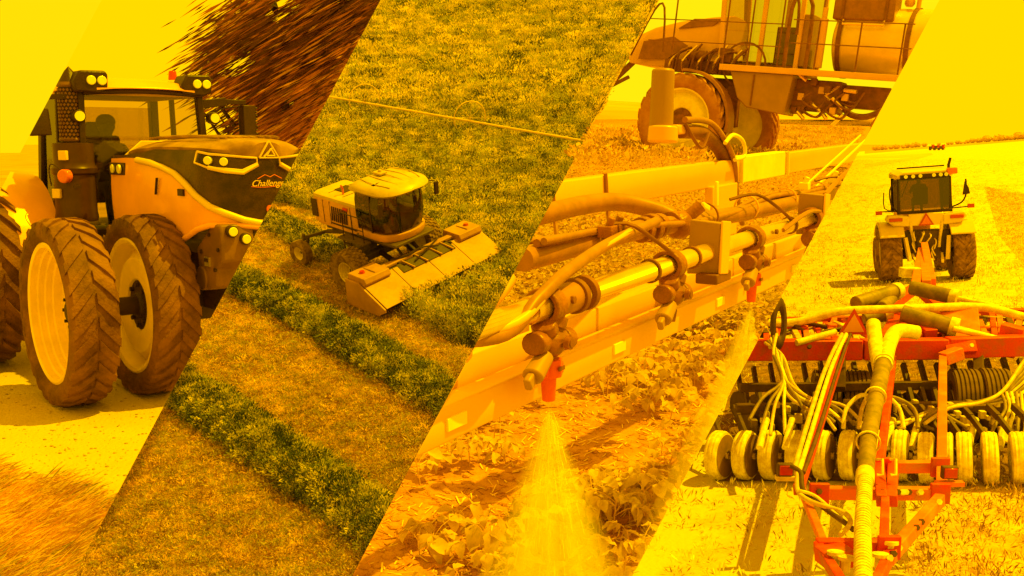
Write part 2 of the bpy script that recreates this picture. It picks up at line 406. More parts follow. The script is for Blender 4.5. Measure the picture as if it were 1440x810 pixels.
# plot 2: hay hillside
m_hill = mat('mown hay soil', (.74, .48, .05), .95, c2=(.30, .17, .02), scale=2.6, bump=.9, bscale=9)
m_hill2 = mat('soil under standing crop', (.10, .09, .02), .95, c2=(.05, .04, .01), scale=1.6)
slab('hay_field', [(edge_x(L12, -60), -60), (edge_x(L23, -60), -60), (edge_x(L23, 200) , 200), (edge_x(L23, 200) + 160, 200), (edge_x(L23, 900) + 160, 900), (edge_x(L12, 900) - 160, 900), (edge_x(L12, 226) - 160, 226), (edge_x(L12, 226), 226)], FIELD2, m_hill, .8)
# plot 3: bean soil
m_soil = mat('brown bean soil', (.60, .30, .03), .95, c2=(.42, .18, .018), scale=7, bump=1.0, bscale=40, detail=8)  # soil colour lightened to carry the orange haze
m_far3 = mat('far stubble', (.66, .48, .06), .95, var=.25, scale=.3)
slab('bean_field', [(edge_x(L23, 168), 168), (edge_x(L34, 168), 168), (edge_x(L34, 900), 900), (edge_x(L23, 900), 900)], FIELD3, m_soil, .25)
m_band = mat('brown fallow strip', (.58, .30, .05), .95, var=.35, scale=.05, c2=(.62, .42, .06))
slab('fallow_field', [(edge_x(L23, 139) , 139.4), (edge_x(L34, 162), 165), (edge_x(L34, 178), 178), (edge_x(L23, 168), 168)], FIELD3, m_band, .1)
# plot 4: bright stubble
m_stub = mat('bright stubble', (.70, .62, .05), .95, c2=(.60, .42, .035), scale=1.1, bump=.8, bscale=14, lo=.30, hi=.52)
slab('stubble_field', [(edge_x(L34, 217) - 5, 210.6), (1440 + 400, 163.5), (1440 + 400, 900), (edge_x(L34, 900) - 200, 900), (edge_x(L34, 240) - 200, 240)], FIELD4, m_stub, .6)
m_till = mat('tilled soil', (.74, .58, .05), .95, c2=(.60, .38, .03), scale=1.6, bump=1.0, bscale=10)
slab('tilled_soil', [(1330, 672), (1460, 672), (1700, 900), (1275, 900), (1262, 830), (1290, 760), (1300, 700)], FIELD4, m_till, .003, h=.008)

# loose grit and faint tyre marks on the road
r_ = random.Random(2); b = MB()
for _ in range(900):
    y = 480 + 300 * r_.random(); x = r_.uniform(-20, edge_x(L12, y) - 3); q = on(FIELD1, x, y, .003); s_ = .003 + .012 * r_.random() ** 4; b.ball(q, s_, 5, (1.2, .9, .6))
g_ = b.build('road_grit', mat('road grit', (.50, .36, .05), .95, var=.4, scale=3), None, smooth=0); g_['kind'] = 'stuff'; g_['label'] = 'loose grit on the pale road'
# ================================================================ PLOT 1: TRACTOR ON THE ROAD
T1 = frame((-2.8, 9.83, 2.5), (.64, -.77, 0))
tr = thing('tractor', 'big yellow farm tractor with dual front wheels turning on the pale road', 'tractor', T1)
# --- wheels
for y_, ds_, nm in ((-1.45, 'deep', 1), (-.75, 'dish', 1), (.75, 'dish', -1), (1.45, 'deep', -1)):
    wheel(tr, (0, y_, .82), (0, -1 if y_ < 0 else 1, 0), .83, .40, .605, M, 'row', 26, dish=ds_, side=1, n=64, rimw=.8)
for y_ in (-2.3, -1.62, 1.7):
    wheel(tr, (-2.35, y_, .97), (0, -1 if y_ < 0 else 1, 0), .97, .46, .55, M, 'ag', 24, dish='deep', n=56)
b = MB(); b.cyl((0, -1.1, .82), (0, 1.1, .82), .085); b.box((0, 0, .80), (.35, 1.0, .30)); b.cyl((-2.35, -2.2, .97), (-2.35, 1.7, .97), .13)
b.build('axle', M['dark'], tr, bevel=.01)
b = MB(); b.box((-1.1, 0, 1.02), (3.6, .56, .50)); b.box((.62, 0, 1.02), (.6, .5, .42)); b.box((-1.9, -.55, 1.1), (1.0, .5, .45)); b.box((-1.9, .55, 1.1), (1.0, .5, .45))
b.build('chassis', M['dark'], tr, bevel=.02)
b = MB()
for k in range(7): b.tube([(-.5 - k * .12, -.42 - .02 * (k % 3), .72 + .05 * (k % 4)), (-.8 - .05 * k, -.52, 1.2), (-1.25, -.45, 1.35 + .03 * k)], .018, 6, 5)
b.box((-.75, -.52, 1.25), (.5, .18, .16)); b.cyl((-.45, -.5, 1.0), (-.9, -.5, 1.05), .07)
b.build('hydraulic_hose', M['plastic'], tr, smooth=50)
# --- hood: stations in plan run from the cab along the right flank round the nose; heights of each band follow the same stations
plan = [(-1.22, -.555), (-1.10, -.56), (-.85, -.555), (-.5, -.55), (-.2, -.54), (.1, -.53), (.35, -.52), (.55, -.51), (.72, -.49), (.84, -.44), (.92, -.35), (.975, -.22), (1.0, -.10), (1.01, 0)]
zbot = [1.22, 1.22, 1.24, 1.27, 1.30, 1.34, 1.40, 1.47, 1.54, 1.58, 1.58, 1.57, 1.56, 1.56]
zgr = [2.14, 2.14, 2.15, 2.15, 2.13, 2.09, 2.04, 1.96, 1.86, 1.77, 1.71, 1.65, 1.62, 1.61]     # lower edge of the black grille shield
zmid = [2.17, 2.17, 2.18, 2.20, 2.235, 2.235, 2.23, 2.23, 2.225, 2.215, 2.205, 2.19, 2.18, 2.18]       # upper edge of the shield
ztop = [2.24, 2.25, 2.27, 2.285, 2.295, 2.30, 2.305, 2.305, 2.30, 2.295, 2.29, 2.285, 2.28, 2.28]
def mir(l): return l + [(x, -y) for x, y in reversed(l[:-1])]
def mz(l): return l + list(reversed(l[:-1]))
PL, ZB, ZG, ZM, ZT = mir(plan), mz(zbot), mz(zgr), mz(zmid), mz(ztop)
def hood_band(name, za, zb, m, bulge=0.0, inset=0.0, rows=6, thick=.03, nm=None):
    b = MB(); R0 = []; R1 = []
    for i, (x, y) in enumerate(PL):
        t = V((x, y, 0)); nx = V((PL[min(i + 1, len(PL) - 1)][1] - PL[max(i - 1, 0)][1], -(PL[min(i + 1, len(PL) - 1)][0] - PL[max(i - 1, 0)][0]), 0)).normalized()
        o_, i_ = [], []
        for r in range(rows + 1):
            u = r / rows; z = lerp(za[i], zb[i], u); f = bulge * math.sin(PI * min(1, max(0, (z - 1.2) / 1.25))) 
            o_.append(t + nx * (f - inset - max(0, z - 2.12) ** 2 * 2.2) + V((0, 0, z))); i_.append(t + nx * (f - inset - thick - max(0, z - 2.12) ** 2 * 2.2) + V((0, 0, z)))
        R0.append(o_ + list(reversed(i_)))
    b.loft(R0); return b.build(name, m, tr, smooth=40)
hood_band('hood_side', ZB, ZG, M['paint'], .05)
hood_band('grille', ZG, ZM, mat('black grille mesh', (.03, .013, .006), .28, var=.5, scale=5, bump=.3, bscale=90, c2=(.075, .035, .012)), .05, .012)
# pale trim line under the shield
b = MB()
def hp(i, z, off=0.0):
    x, y = PL[i]; nx = V((PL[min(i + 1, len(PL) - 1)][1] - PL[max(i - 1, 0)][1], -(PL[min(i + 1, len(PL) - 1)][0] - PL[max(i - 1, 0)][0]), 0)).normalized()
    f = .05 * math.sin(PI * min(1, max(0, (z - 1.2) / 1.25))) - max(0, z - 2.12) ** 2 * 2.2
    return V((x, y, 0)) + nx * (f + off) + V((0, 0, z))
b.tube([hp(i, ZG[i] - .02, .005) for i in range(3, len(PL) - 3)], .032, 8); b.build('hood_trim', M['paint2'], tr, smooth=60)
b = MB(); b.tube([hp(i, ZB[i] + .01, .005) for i in range(0, len(PL))], .028, 8); b.build('hood_lip', M['paint'], tr, smooth=60)
# top cover with ribs, shield peak
rings = []
for k, u in enumerate([-1.02, -.85, -.6, -.2, .2, .5, .7, .85, .95, 1.02]):
    hw = [.52, .52, .53, .53, .52, .50, .47, .40, .30, .16][k]; zt = [2.29, 2.325, 2.345, 2.36, 2.365, 2.36, 2.355, 2.345, 2.335, 2.32][k] - .02
    ring = []
    for a in range(15):
        t = -1 + 2 * a / 14; ring.append(V((u + .02 * (1 - t * t), t * hw, zt - .085 * abs(t) ** 3.2)))
    for a in range(15):
        t = 1 - 2 * a / 14; ring.append(V((u, t * hw * .97, zt - .13)))
    rings.append(ring)
MT = mat('hood cover', (.42, .24, .05), .34, var=.3, scale=2.2, c2=(.20, .10, .02))
b = MB(); b.loft(rings); b.build('hood_cover', MT, tr, smooth=50)
for k in range(9):
    y_ = -.36 + .09 * k; b = MB(); b.tube([(-.75, y_, 2.335), (-.2, y_ * 1.02, 2.352), (.35, y_, 2.355), (.68, y_ * .8, 2.338)], .014, 6, 3); b.build('rib', MT, tr, smooth=60)
# rear shoulder of the hood with work lamps
b = MB(); b.loft([[V((x, sg, z)) for sg, z in ((-.57, 1.45), (-.575, 1.9), (-.50, 2.08), (-.34, 2.20), (.34, 2.20), (.50, 2.08), (.575, 1.9), (.57, 1.45))] for x in (-1.24,)] + [[V((-.92, sg, z)) for sg, z in ((-.585, 1.6), (-.59, 1.98), (-.56, 2.18), (-.39, 2.32), (.39, 2.32), (.56, 2.18), (.59, 1.98), (.585, 1.6))]])
b.build('hood_shoulder', M['paint2'], tr, smooth=30, bevel=.012)
b = MB(); b.box((-1.0, -.605, 2.04), (.36, .03, .12), Matrix.Rotation(.08, 3, 'Z')); o = b.build('lamp_panel', M['plastic'], tr, bevel=.008)
for dx in (-.09, .09):
    b = MB(); b.cyl((-1.0 + dx, -.615, 2.04), (-1.0 + dx, -.64, 2.04), .045, n=14); b.build('lamp', M['lamp'], o, bevel=.005)
b = MB(); b.box((-.02, -.60, 1.90), (.012, .02, .16), Matrix.Rotation(.3, 3, 'Y')); b.build('hood_latch', M['dark'], tr); b = MB(); b.box((.48, -.57, 1.86), (.12, .02, .06)); b.build('hood_latch', M['dark'], tr)
# --- headlights
for sg in (-1, 1):
    idx = [9, 10, 11, 12] if sg < 0 else [17, 16, 15, 14]
    fr_ = [hp(i, ZM[i] - .015, .012) for i in idx] + [hp(i, ZM[i] - (.13 if k < 2 else (.13 if k == 2 else .06)), .014) for k, i in reversed(list(enumerate(idx)))]
    i8 = 8 if sg < 0 else 18
    outl = [hp(i8, ZM[i8] - .005, .014)] + fr_[:4] + [fr_[4], fr_[5], fr_[6], fr_[7]] + [hp(i8, ZM[i8] - .10, .014)]
    b = MB(); b.tube(outl + [outl[0]], .011, 6); hl = b.build('headlight', M['paint2'], tr, smooth=60)
    for k, i in enumerate(idx[:2] + [idx[1]]):
        if k == 2: q = lerp(hp(idx[1], ZM[idx[1]] - .075, .02), hp(idx[2], ZM[idx[2]] - .07, .02), .75)
        else: q = hp(i, ZM[i] - .07, .01)
        nn = (q - V((.3, 0, q.z))).normalized(); b = MB(); b.cyl(q - nn * .03, q + nn * .02, .036 if k < 2 else .0, n=14)
        if k < 2: b.build('bulb', M['lamp'], hl, bevel=.006)
    b = MB(); b.tube([outl[5] + V((.01, 0, -.01)), outl[6] + V((.015, 0, -.02)), outl[7] + V((.015, 0, -.02)), outl[8] + V((.01, 0, 0))], .02, 6); b.build('light_bar', M['paint2'], hl, smooth=60)
# --- triangular emblem and lettering on the shield
def tri_ring(c, r, w_, m, nm, off):
    p = [c + V((off, r * math.sin(a), r * math.cos(a) * .92)) for a in (0, 2 * PI / 3, 4 * PI / 3)]
    b = MB()
    for k in range(3): b.bar(p[k], p[(k + 1) % 3], .012, w_, up=V((1, 0, 0)))
    return b.build(nm, m, tr, bevel=.003)
tri_ring(V((1.05, 0, 2.215)), .105, .022, M['paint2'], 'emblem', .01); tri_ring(V((1.05, .015, 2.205)), .045, .012, M['paint2'], 'emblem', .018)
b = MB(); b.bar((1.062, -.05, 2.175), (1.062, .04, 2.26), .012, .016, up=V((1, 0, 0))); b.build('emblem', M['paint2'], tr)
def text(s, size, parent, M4, m, name='lettering', shear=0.0, ext=.004):
    cu = bpy.data.curves.new(name, 'FONT'); cu.body = s; cu.size = size; cu.align_x = 'CENTER'; cu.align_y = 'CENTER'; cu.extrude = ext; cu.shear = shear; cu.offset = .0
    t = bpy.data.objects.new(name, cu); COL.objects.link(t); dg = bpy.context.evaluated_depsgraph_get(); me = bpy.data.meshes.new_from_object(t.evaluated_get(dg)); bpy.data.objects.remove(t)
    me.materials.clear(); me.materials.append(m); o = bpy.data.objects.new(name, me); COL.objects.link(o); o.parent = parent; o.matrix_basis = M4; return o
XF = Matrix(((0, 0, 1, 0), (1, 0, 0, 0), (0, 1, 0, 0), (0, 0, 0, 1)))              # text x -> local y, text y -> z, facing +x
text('Challenger', .078, tr, Matrix.Translation((1.075, -.015, 1.945)) @ XF, M['paint2'], shear=.45)
b = MB(); b.tube([(1.07, -.18, 1.92), (1.07, -.05, 1.912), (1.07, .18, 1.93)], .004, 6, 4); b.tube([(1.07, -.12, 1.985), (1.07, -.05, 2.02), (1.07, .0, 2.0), (1.07, .04, 2.02), (1.07, .11, 1.985)], .0035, 6); b.build('emblem', M['amber'], tr)
b = MB(); b.cyl((1.02, -.0, 1.72), (1.06, 0, 1.72), .035, n=12); b.build('emblem', M['amber'], tr)
# --- lower nose block (grey brown) with lamps
def side_fr(u, v, w_): return V((u, w_, v))
MN = mat('brown grey casting', (.22, .11, .03), .45, var=.3, scale=5)
for sg in (-1, 1):
    b = MB(); pts = [(.50, 1.36), (.86, 1.60), (1.02, 1.60), (1.06, 1.45), (1.05, 1.28), (.92, 1.20), (.90, 1.05), (.72, 1.0), (.55, 1.10)]
    b.prism(pts, (sg * .16, sg * .46), side_fr); b.build('front_weight', MN, tr, bevel=.02)
b = MB(); b.prism([(.6, 1.0), (.95, 1.05), (1.0, 1.52), (.6, 1.5)], (-.17, .17), side_fr); b.build('front_bumper', M['plastic'], tr, bevel=.02)
for y_, z_ in ((-.37, 1.54), (-.25, 1.47), (.37, 1.54), (.25, 1.47)):
    b = MB(); b.cyl((1.0, y_, z_), (1.085, y_, z_), .052, n=18); o = b.build('fog_lamp', M['dark'], tr, bevel=.006)
    b = MB(); b.cyl((1.08, y_, z_), (1.10, y_, z_), .040, n=18); b.build('lens', M['lamp'], o, bevel=.006)
b = MB(); b.box((.75, -.465, 1.26), (.10, .02, .08)); b.build('plate', M['steel'], tr); b = MB(); b.box((.75, -.475, 1.275), (.07, .02, .03)); b.build('plate', M['dark'], tr)
b = MB()
for q in ((.62, 1.34), (.9, 1.2), (.98, 1.38), (.66, 1.12), (.8, 1.5)): b = MB(); b.cyl((q[0], -.45, q[1]), (q[0], -.475, q[1]), .018, n=8); b.build('bolt', M['dark'], tr)
b = MB(); b.cyl((.62, -.48, 1.10), (.62, -.30, 1.10), .11, n=20); b.cyl((1.0, -.2, 1.25), (1.12, -.2, 1.3), .05); b.build('tow_roller', MN, tr, bevel=.01)
b = MB(); b.box((.95, -.25, 1.33), (.16, .25, .05)); b.build('step', M['paint2'], tr, bevel=.01)
# --- cab
yl, yr = -.80, .52; xf, xr = -1.5, -2.95
b = MB()
for a, c, w_ in (((xf + .02, yl, 1.35), (xf, yl + .03, 2.84), .06), ((xf + .02, yr + .04, 1.35), (xf, yr - .06, 2.84), .07), ((xr, yl, 1.3), (xr + .1, yl + .05, 2.82), .09), ((xr, yr, 1.3), (xr + .1, yr - .05, 2.82), .09), ((-2.25, yl - .02, 1.3), (-2.25, yl + .02, 2.84), .04), ((-2.35, yr + .02, 1.3), (-2.35, yr - .02, 2.84), .05)):
    p = b.__class__(); p.bar(a, c, w_, w_ * 1.3); p.build('cab_pillar', M['plastic'], tr, bevel=.012)
b = MB(); b.box((-2.2, (yl + yr) / 2, 1.36), (1.5, yr - yl + .06, .14)); b.build('cab_floor', M['plastic'], tr, bevel=.02)
b = MB(); rr_ = []
for x, e, z in ((xf + .12, -.02, 2.86), (xf + .0, .02, 2.93), (-1.9, .04, 2.985), (-2.6, .04, 2.985), (xr - .02, .0, 2.92)):
    ring = []
    for k in range(9):
        t = -1 + k / 4; ring.append(V((x + .05 * (1 - t * t), (yl + yr) / 2 + t * ((yr - yl) / 2 + .02 + e), z - .05 * t * t)))
    for k in range(9):
        t = 1 - k / 4; ring.append(V((x + .05 * (1 - t * t), (yl + yr) / 2 + t * ((yr - yl) / 2 + .02 + e), 2.845 - .015 * t * t)))
    rr_.append(ring)
b.loft(rr_); b.build('cab_roof', M['paint'], tr, smooth=40, bevel=.01)
b = MB(); b.tube([(xf + .06, yl + .04, 2.80), (xf + .115, (yl + yr) / 2, 2.825), (xf + .06, yr - .04, 2.80)], .028, 8, 6); b.build('visor', M['plastic'], tr)
ML = mat('cab headliner', (.62, .40, .10), .9, var=.3, scale=3)
b = MB(); b.box((-2.2, (yl + yr) / 2, 2.80), (1.45, yr - yl - .08, .05)); b.build('headliner', ML, tr, bevel=.02)
for nm, q in (('windshield', [(xf, yl + .03, 1.45), (xf, yr, 1.45), (xf, yr - .06, 2.80), (xf, yl + .03, 2.80)]), ('side_window', [(xf - .03, yl, 1.45), (xr + .03, yl, 1.45), (xr + .1, yl + .03, 2.80), (xf - .03, yl + .02, 2.80)]), ('rear_window', [(xr, yl + .05, 1.6), (xr, yr - .05, 1.6), (xr + .1, yr - .08, 2.7), (xr + .1, yl + .08, 2.7)])):
    b = MB(); q = [V(a) for a in q]; nn = (q[1] - q[0]).cross(q[3] - q[0]).normalized() * .008; b.hexa(q + [a + nn for a in q]); b.build(nm, M['glass'], tr, smooth=0)
b = MB(); b.box((-2.45, -.22, 1.72), (.5, .5, .16)); b.box((-2.72, -.22, 2.05), (.16, .48, .65), Matrix.Rotation(-.15, 3, 'Y')); b.box((-2.76, -.22, 2.44), (.10, .28, .18)); b.build('seat', M['seat'], tr, bevel=.04)
b = MB(); b.cyl((-1.72, -.25, 1.45), (-1.86, -.25, 2.0), .05); b.lathe([(.19 + .018 * math.cos(a), .018 * math.sin(a)) for a in [i * PI / 3 for i in range(6)]], (-1.88, -.25, 2.04), (-.35, 0, 1), 24); b.bar((-1.86, -.42, 2.03), (-1.86, -.08, 2.03), .02); b.build('steering_wheel', M['plastic'], tr)
b = MB(); b.box((-1.68, -.25, 1.78), (.22, .36, .4)); b.box((-2.0, .12, 2.05), (.14, .2, .22)); b.cyl((-2.0, .12, 1.5), (-2.0, .12, 2.0), .03); b.box((-2.35, .22, 1.8), (.7, .18, .14)); b.build('dashboard', M['plastic'], tr, bevel=.03)
b = MB()
for k in range(3): b.tube([(xf + .01, yl + .28 + k * .02, 1.75), (xf + .012, yl + .55, 2.15)], .006, 5)
b.build('wiper', M['dark'], tr)
# roof light clusters
for yc, ylab in ((-.70, 0), (.40, 1)):
    b = MB(); P0 = [(-.16, 2.80), (-.17, 2.90), (-.11, 3.01), (.14, 3.015), (.17, 2.98), (.165, 2.83), (.08, 2.79)]
    b.prism([(yc + u, v) for u, v in P0], (xf - .15, xf + .14), lambda u, v, w_: V((w_, u, v))); hh = b.build('roof_lamp', M['plastic'], tr, bevel=.02)
    for dy in (-.0, .105):
        b = MB(); b.cyl((xf + .12, yc + dy, 2.915), (xf + .155, yc + dy, 2.915), .047, n=18); b.build('lens', M['lamp'], hh, bevel=.008)
for yc in (-.82, .60):
    b = MB(); b.cyl((xf, yc, 2.56), (xf + .1, yc, 2.56), .065, n=16); b.bar((xf, yc - .0, 2.56), (xf, yc * .93, 2.52), .05); hh = b.build('work_lamp', M['plastic'], tr, bevel=.008)
    b = MB(); b.cyl((xf + .095, yc, 2.56), (xf + .115, yc, 2.56), .05, n=16); b.build('lens', M['lamp'], hh)
b = MB(); b.cyl((-1.9, .35, 2.98), (-1.9, .35, 3.08), .05, .04, 14); b.build('beacon', M['redlens'], tr, bevel=.01)
# mirrors
b = MB(); b.bar((xf, .45, 2.70), (xf - .02, .78, 2.745), .05, .09); b.bar((xf - .02, .78, 2.745), (xf - .02, 1.02, 2.74), .03, .05); b.tube([(xf, .5, 2.56), (xf - .01, .7, 2.66), (xf - .02, .98, 2.70)], .01, 6, 4); b.build('mirror_arm', M['plastic'], tr, bevel=.006)
b = MB(); b.box((xf - .03, 1.04, 2.52), (.10, .17, .38), Matrix.Rotation(.25, 3, 'Z'))
for k in range(9): b.box((xf - .03, 1.14, 2.36 + k * .04), (.07, .03, .018))
b.build('mirror', M['plastic'], tr, bevel=.025)
b = MB(); b.bar((xf, -.8, 2.76), (xf - .05, -1.2, 2.74), .03, .05); b.build('mirror_arm', M['plastic'], tr)
b = MB(); b.prism([(-1.26, 2.36), (-1.06, 2.37), (-1.08, 2.62), (-1.13, 2.66), (-1.26, 2.46)], (xf - .1, xf - .0), lambda u, v, w_: V((w_, u, v))); b.build('mirror', M['plastic'], tr, bevel=.02)
# exhaust canister with perforated guard
cx, cy = -1.60, -.84
b = MB(); b.lathe([(.0, 1.50), (.20, 1.50), (.21, 1.54), (.20, 1.60), (.20, 1.97), (.22, 1.99), (.225, 2.04), (.205, 2.07), (.20, 2.10), (.20, 2.24), (.20, 2.29), (.0, 2.31)], (cx, cy, 0), (0, 0, 1), 36, loop=False)
can = b.build('exhaust_canister', mat('canister brown', (.085, .036, .012), .36, metal=.2, var=.3, scale=5), tr, smooth=35)
b = MB(); b.cyl((cx, cy, 2.30), (cx, cy, 2.86), .108, n=28); ex = b.build('exhaust_pipe', M['dark'], tr)
b = MB()
for r_ in range(14):
    for k in range(20):
        a = 2 * PI * (k + .5 * (r_ % 2)) / 20; c = V((cx, cy, 2.34 + r_ * .037)); d = V((math.cos(a), math.sin(a), 0)); e = V((-math.sin(a), math.cos(a), 0))
        b.add([c + d * .122 + e * .015, c + d * .122 + V((0, 0, .017)), c + d * .122 - e * .015, c + d * .122 - V((0, 0, .017)), c + d * .104 + e * .019, c + d * .104 + V((0, 0, .021)), c + d * .104 - e * .019, c + d * .104 - V((0, 0, .021))], [(0, 1, 2, 3), (0, 4, 5, 1), (1, 5, 6, 2), (2, 6, 7, 3), (3, 7, 4, 0)])
b.lathe([(.12, 2.85), (.13, 2.87), (.12, 2.9), (.11, 2.88)], (cx, cy, 0), (0, 0, 1), 24); b.lathe([(.12, 2.31), (.13, 2.33), (.12, 2.34), (.11, 2.33)], (cx, cy, 0), (0, 0, 1), 24)
b.build('guard', MN, ex, smooth=20)
b = MB(); b.lathe([(.115, 2.885), (.07, 2.98), (.0, 3.06)], (cx, cy, 0), (0, 0, 1), 20, loop=False); b.build('exhaust_cap', M['plastic'], tr)
fd = V((.55, -.83, 0)).normalized(); sdv = V((.83, .55, 0)).normalized()
for dz, du, m_, s_ in ((2.17, .05, 'paint2', .095), (1.79, -.05, 'paint2', .095)):
    b = MB(); c = V((cx, cy, dz)) + fd * .21 + sdv * du; b.bar(c - fd * .02, c + fd * .02, s_, s_); b.build('reflector', M[m_], tr, bevel=.006)
b = MB(); c = V((cx, cy, 1.965)) + fd * .225 + sdv * .08; b.cyl(c - fd * .03, c + fd * .05, .07, n=18); b.build('marker_lamp', M['amber'], tr, bevel=.015)
b = MB(); b.tube([c + fd * .03 + V((0, 0, .05)), c + fd * .05 - sdv * .12 + V((0, 0, .12)), c - sdv * .2 + V((0, 0, .05)), c - sdv * .18 - V((0, 0, .1))], .006, 5, 5); b.box(V((cx, cy, 1.86)) + fd * .2 + sdv * .19, (.06, .06, .03)); b.build('cable', M['dark'], tr)
# rear fender, grab rail
b = MB(); pr = []
for k in range(15):
    a = lerp(2.75, .35, k / 14); pr.append((a, 1.16))
rings = [[V((-2.55 + math.cos(a) * r * .98, y, .84 + math.sin(a) * r)) for y, r in ((-2.62, 1.10), (-2.60, 1.16), (-1.35, 1.17), (-1.0, 1.12), (-1.0, 1.08), (-2.58, 1.08))] for a, _ in pr]
b.loft(rings); b.build('fender', M['paint'], tr, smooth=50, bevel=.01)
b = MB(); b.tube([(-1.75, -2.63, 1.70), (-1.6, -2.64, 1.55), (-1.53, -2.64, 1.36)], .014, 6, 3); b.build('grab_handle', M['dark'], tr)
b = MB(); b.bar((-1.35, -.95, .75), (-1.35, -.95, 1.5), .05, .2); b.bar((-2.2, -.95, .75), (-2.2, -.95, 1.5), .05, .2)
for k in range(3): b.box((-1.8, -.97, .75 + k * .26), (.85, .24, .04))
b.build('step', M['plastic'], tr, bevel=.008)
b = MB(); b.cyl((-2.6, -.45, 1.1), (-1.2, -.45, 1.1), .24, n=20); b.build('fuel_tank', M['plastic'], tr, bevel=.03)
cut(tr, L12, 'left'); cut(tr, L01, 'right')
d1 = driver('person', 'seated driver in green work shirt steering the yellow road tractor', T1 @ Matrix.Translation((-2.48, -.22, 1.70)), (mat('driver clothes', (.10, .12, .03), .9, var=.3, scale=12), M['hair']), s=.98)
# --- red machine standing behind on the left
R1 = frame((-8.1, 15.2, 1.9), (1, .2, 0))
rm = thing('red_machine', 'red farm implement frame standing behind the yellow road tractor, far left', 'implement', R1)
b = MB(); b.bar((-.6, 0, .2), (1.6, 0, .2), .14, .3); b.bar((-.6, .5, .9), (1.6, .5, .9), .12, .18); b.build('frame', M['red'], rm, bevel=.015)
for k in range(4):
    b = MB(); b.bar((-.4 + k * .55, 0, .2), (-.1 + k * .55, .3, 2.0 - .15 * k), .13, .17); b.build('upright', M['red'], rm, bevel=.012)
b = MB(); b.cyl((-.5, .2, 1.15), (1.5, .2, 1.15), .07); b.cyl((-.5, .2, .75), (1.5, .25, .6), .05); b.build('roller', M['dark'], rm)
for q in (((.3, -.1, .7), (.5, .1, .4)), ((.95, -.1, 1.5), (.3, .1, .25))): b = MB(); b.box(*q); b.build('cover_panel', M['paint2'], rm, bevel=.02)
for x in (-.4, 1.4): b = MB(); b.bar((x, .6, -1.0), (x, .6, .9), .12); b.build('support_leg', M['red'], rm)
cut(rm, L01, 'right')
# --- wind-swept tree behind
tcen = V((-5.9, 24, 7.4)); trk = thing('tree', 'wind-blown tree with dark reddish brown foliage behind the tractor nose', 'tree', Matrix.Translation((-5.2, 24, -1.5)))
def loc(p): return V(p) - V((-5.2, 24, -1.5))
b = MB(); b.tube([loc((-5.2, 24, -1.5)), loc((-5.3, 24, 2)), loc((-5.4, 24.1, 3.5)), loc((-5.3, 24, 5))], [.38, .1], 10, 4); b.build('trunk', M['dark'], trk)
b = MB()
for k in range(16):
    z = rnd.uniform(3.5, 8.5); a = rnd.uniform(0, 2 * PI); q = V((-5.4, 24, z)); b.tube([loc(q), loc(q + V((math.cos(a) * 1.0, math.sin(a) * .8, .7))), loc(q + V((math.cos(a) * 2.2 + .5, math.sin(a) * 1.6, 1.7)))], [.09, .02], 5, 2)
b.build('limb', M['dark'], trk)
sw = V((.80, .05, .47)).normalized()
MLf = [mat('leaves dark', (.15, .055, .01), .8, var=.5, scale=1.0, trans=.3), mat('leaves rust', (.55, .20, .018), .8, var=.5, scale=.8, trans=.3), mat('leaves gold', (.75, .42, .04), .8, var=.3, scale=2, trans=.3)]
bs = [MB(), MB(), MB()]
n12 = cutplane(L12)
clumps = []
for _ in range(125):
    px = rnd.uniform(300, 560); py = rnd.uniform(-60, 232)
    # crown outline leans: the left edge runs from (370, -20) down to (262, 105) and back to (315, 190)
    lim = 372 - (py + 20) * .80 if py < 95 else 280 + (py - 95) * .45
    if px < lim + 27 + rnd.random() * 45: continue
    clumps.append((px, py, 24 + rnd.uniform(-2.4, 2.4)))
gaps = [(392, 18, 24), (332, 93, 22), (455, 96, 10), (400, 150, 12), (385, 172, 8), (470, 10, 11), (320, 165, 8)]
for px, py, dd in clumps:
    c = at(px, py, dd)
    n_ = 850
    for _ in range(n_):
        q = c + V((rnd.gauss(0, .5), rnd.gauss(0, .5), rnd.gauss(0, .36))) + sw * rnd.gauss(0, .35)
        if (q - CAM).dot(n12) > -.02: continue
        dv = q - CAM; dpt = dv.dot(FW); ix = 720 + 1440 * dv.x / dpt; iy = 405 - 1440 * dv.dot(UP) / dpt
        if any((((ix - gx) * .86 - (iy - gy) * .5) / (gr * 1.5)) ** 2 + (((ix - gx) * .5 + (iy - gy) * .86) / (gr * .75)) ** 2 < 1 for gx, gy, gr in gaps) and rnd.random() < .93: continue
        d = (sw + V((rnd.gauss(0, .05), rnd.gauss(0, .12), rnd.gauss(0, .05)))).normalized()
        h_ = (math.sin(px * .045 + 1) + math.sin(py * .06 + px * .02)) * .5
        k = 0 if rnd.random() < .50 - .30 * h_ - (.20 if py > 140 else 0) else (1 if rnd.random() < .86 else 2)
        l_ = rnd.uniform(.25, .8) * (1.15 if k else 1)
        e_ = q + d * l_
        if (e_ - CAM).dot(n12) > 0: d = d * 1; l_ *= .4
        leaf(bs[k], loc(q - d * l_ * .3), d, l_, rnd.uniform(.015, .05), V((rnd.gauss(0, .3), -1, rnd.gauss(0, .4))).normalized())
crown = bs[0].build('crown', MLf[0], trk, smooth=0, kind='stuff'); bs[1].build('foliage', MLf[1], crown, smooth=0, kind='stuff'); bs[2].build('foliage', MLf[2], crown, smooth=0, kind='stuff')
cut(trk, L12, 'left')
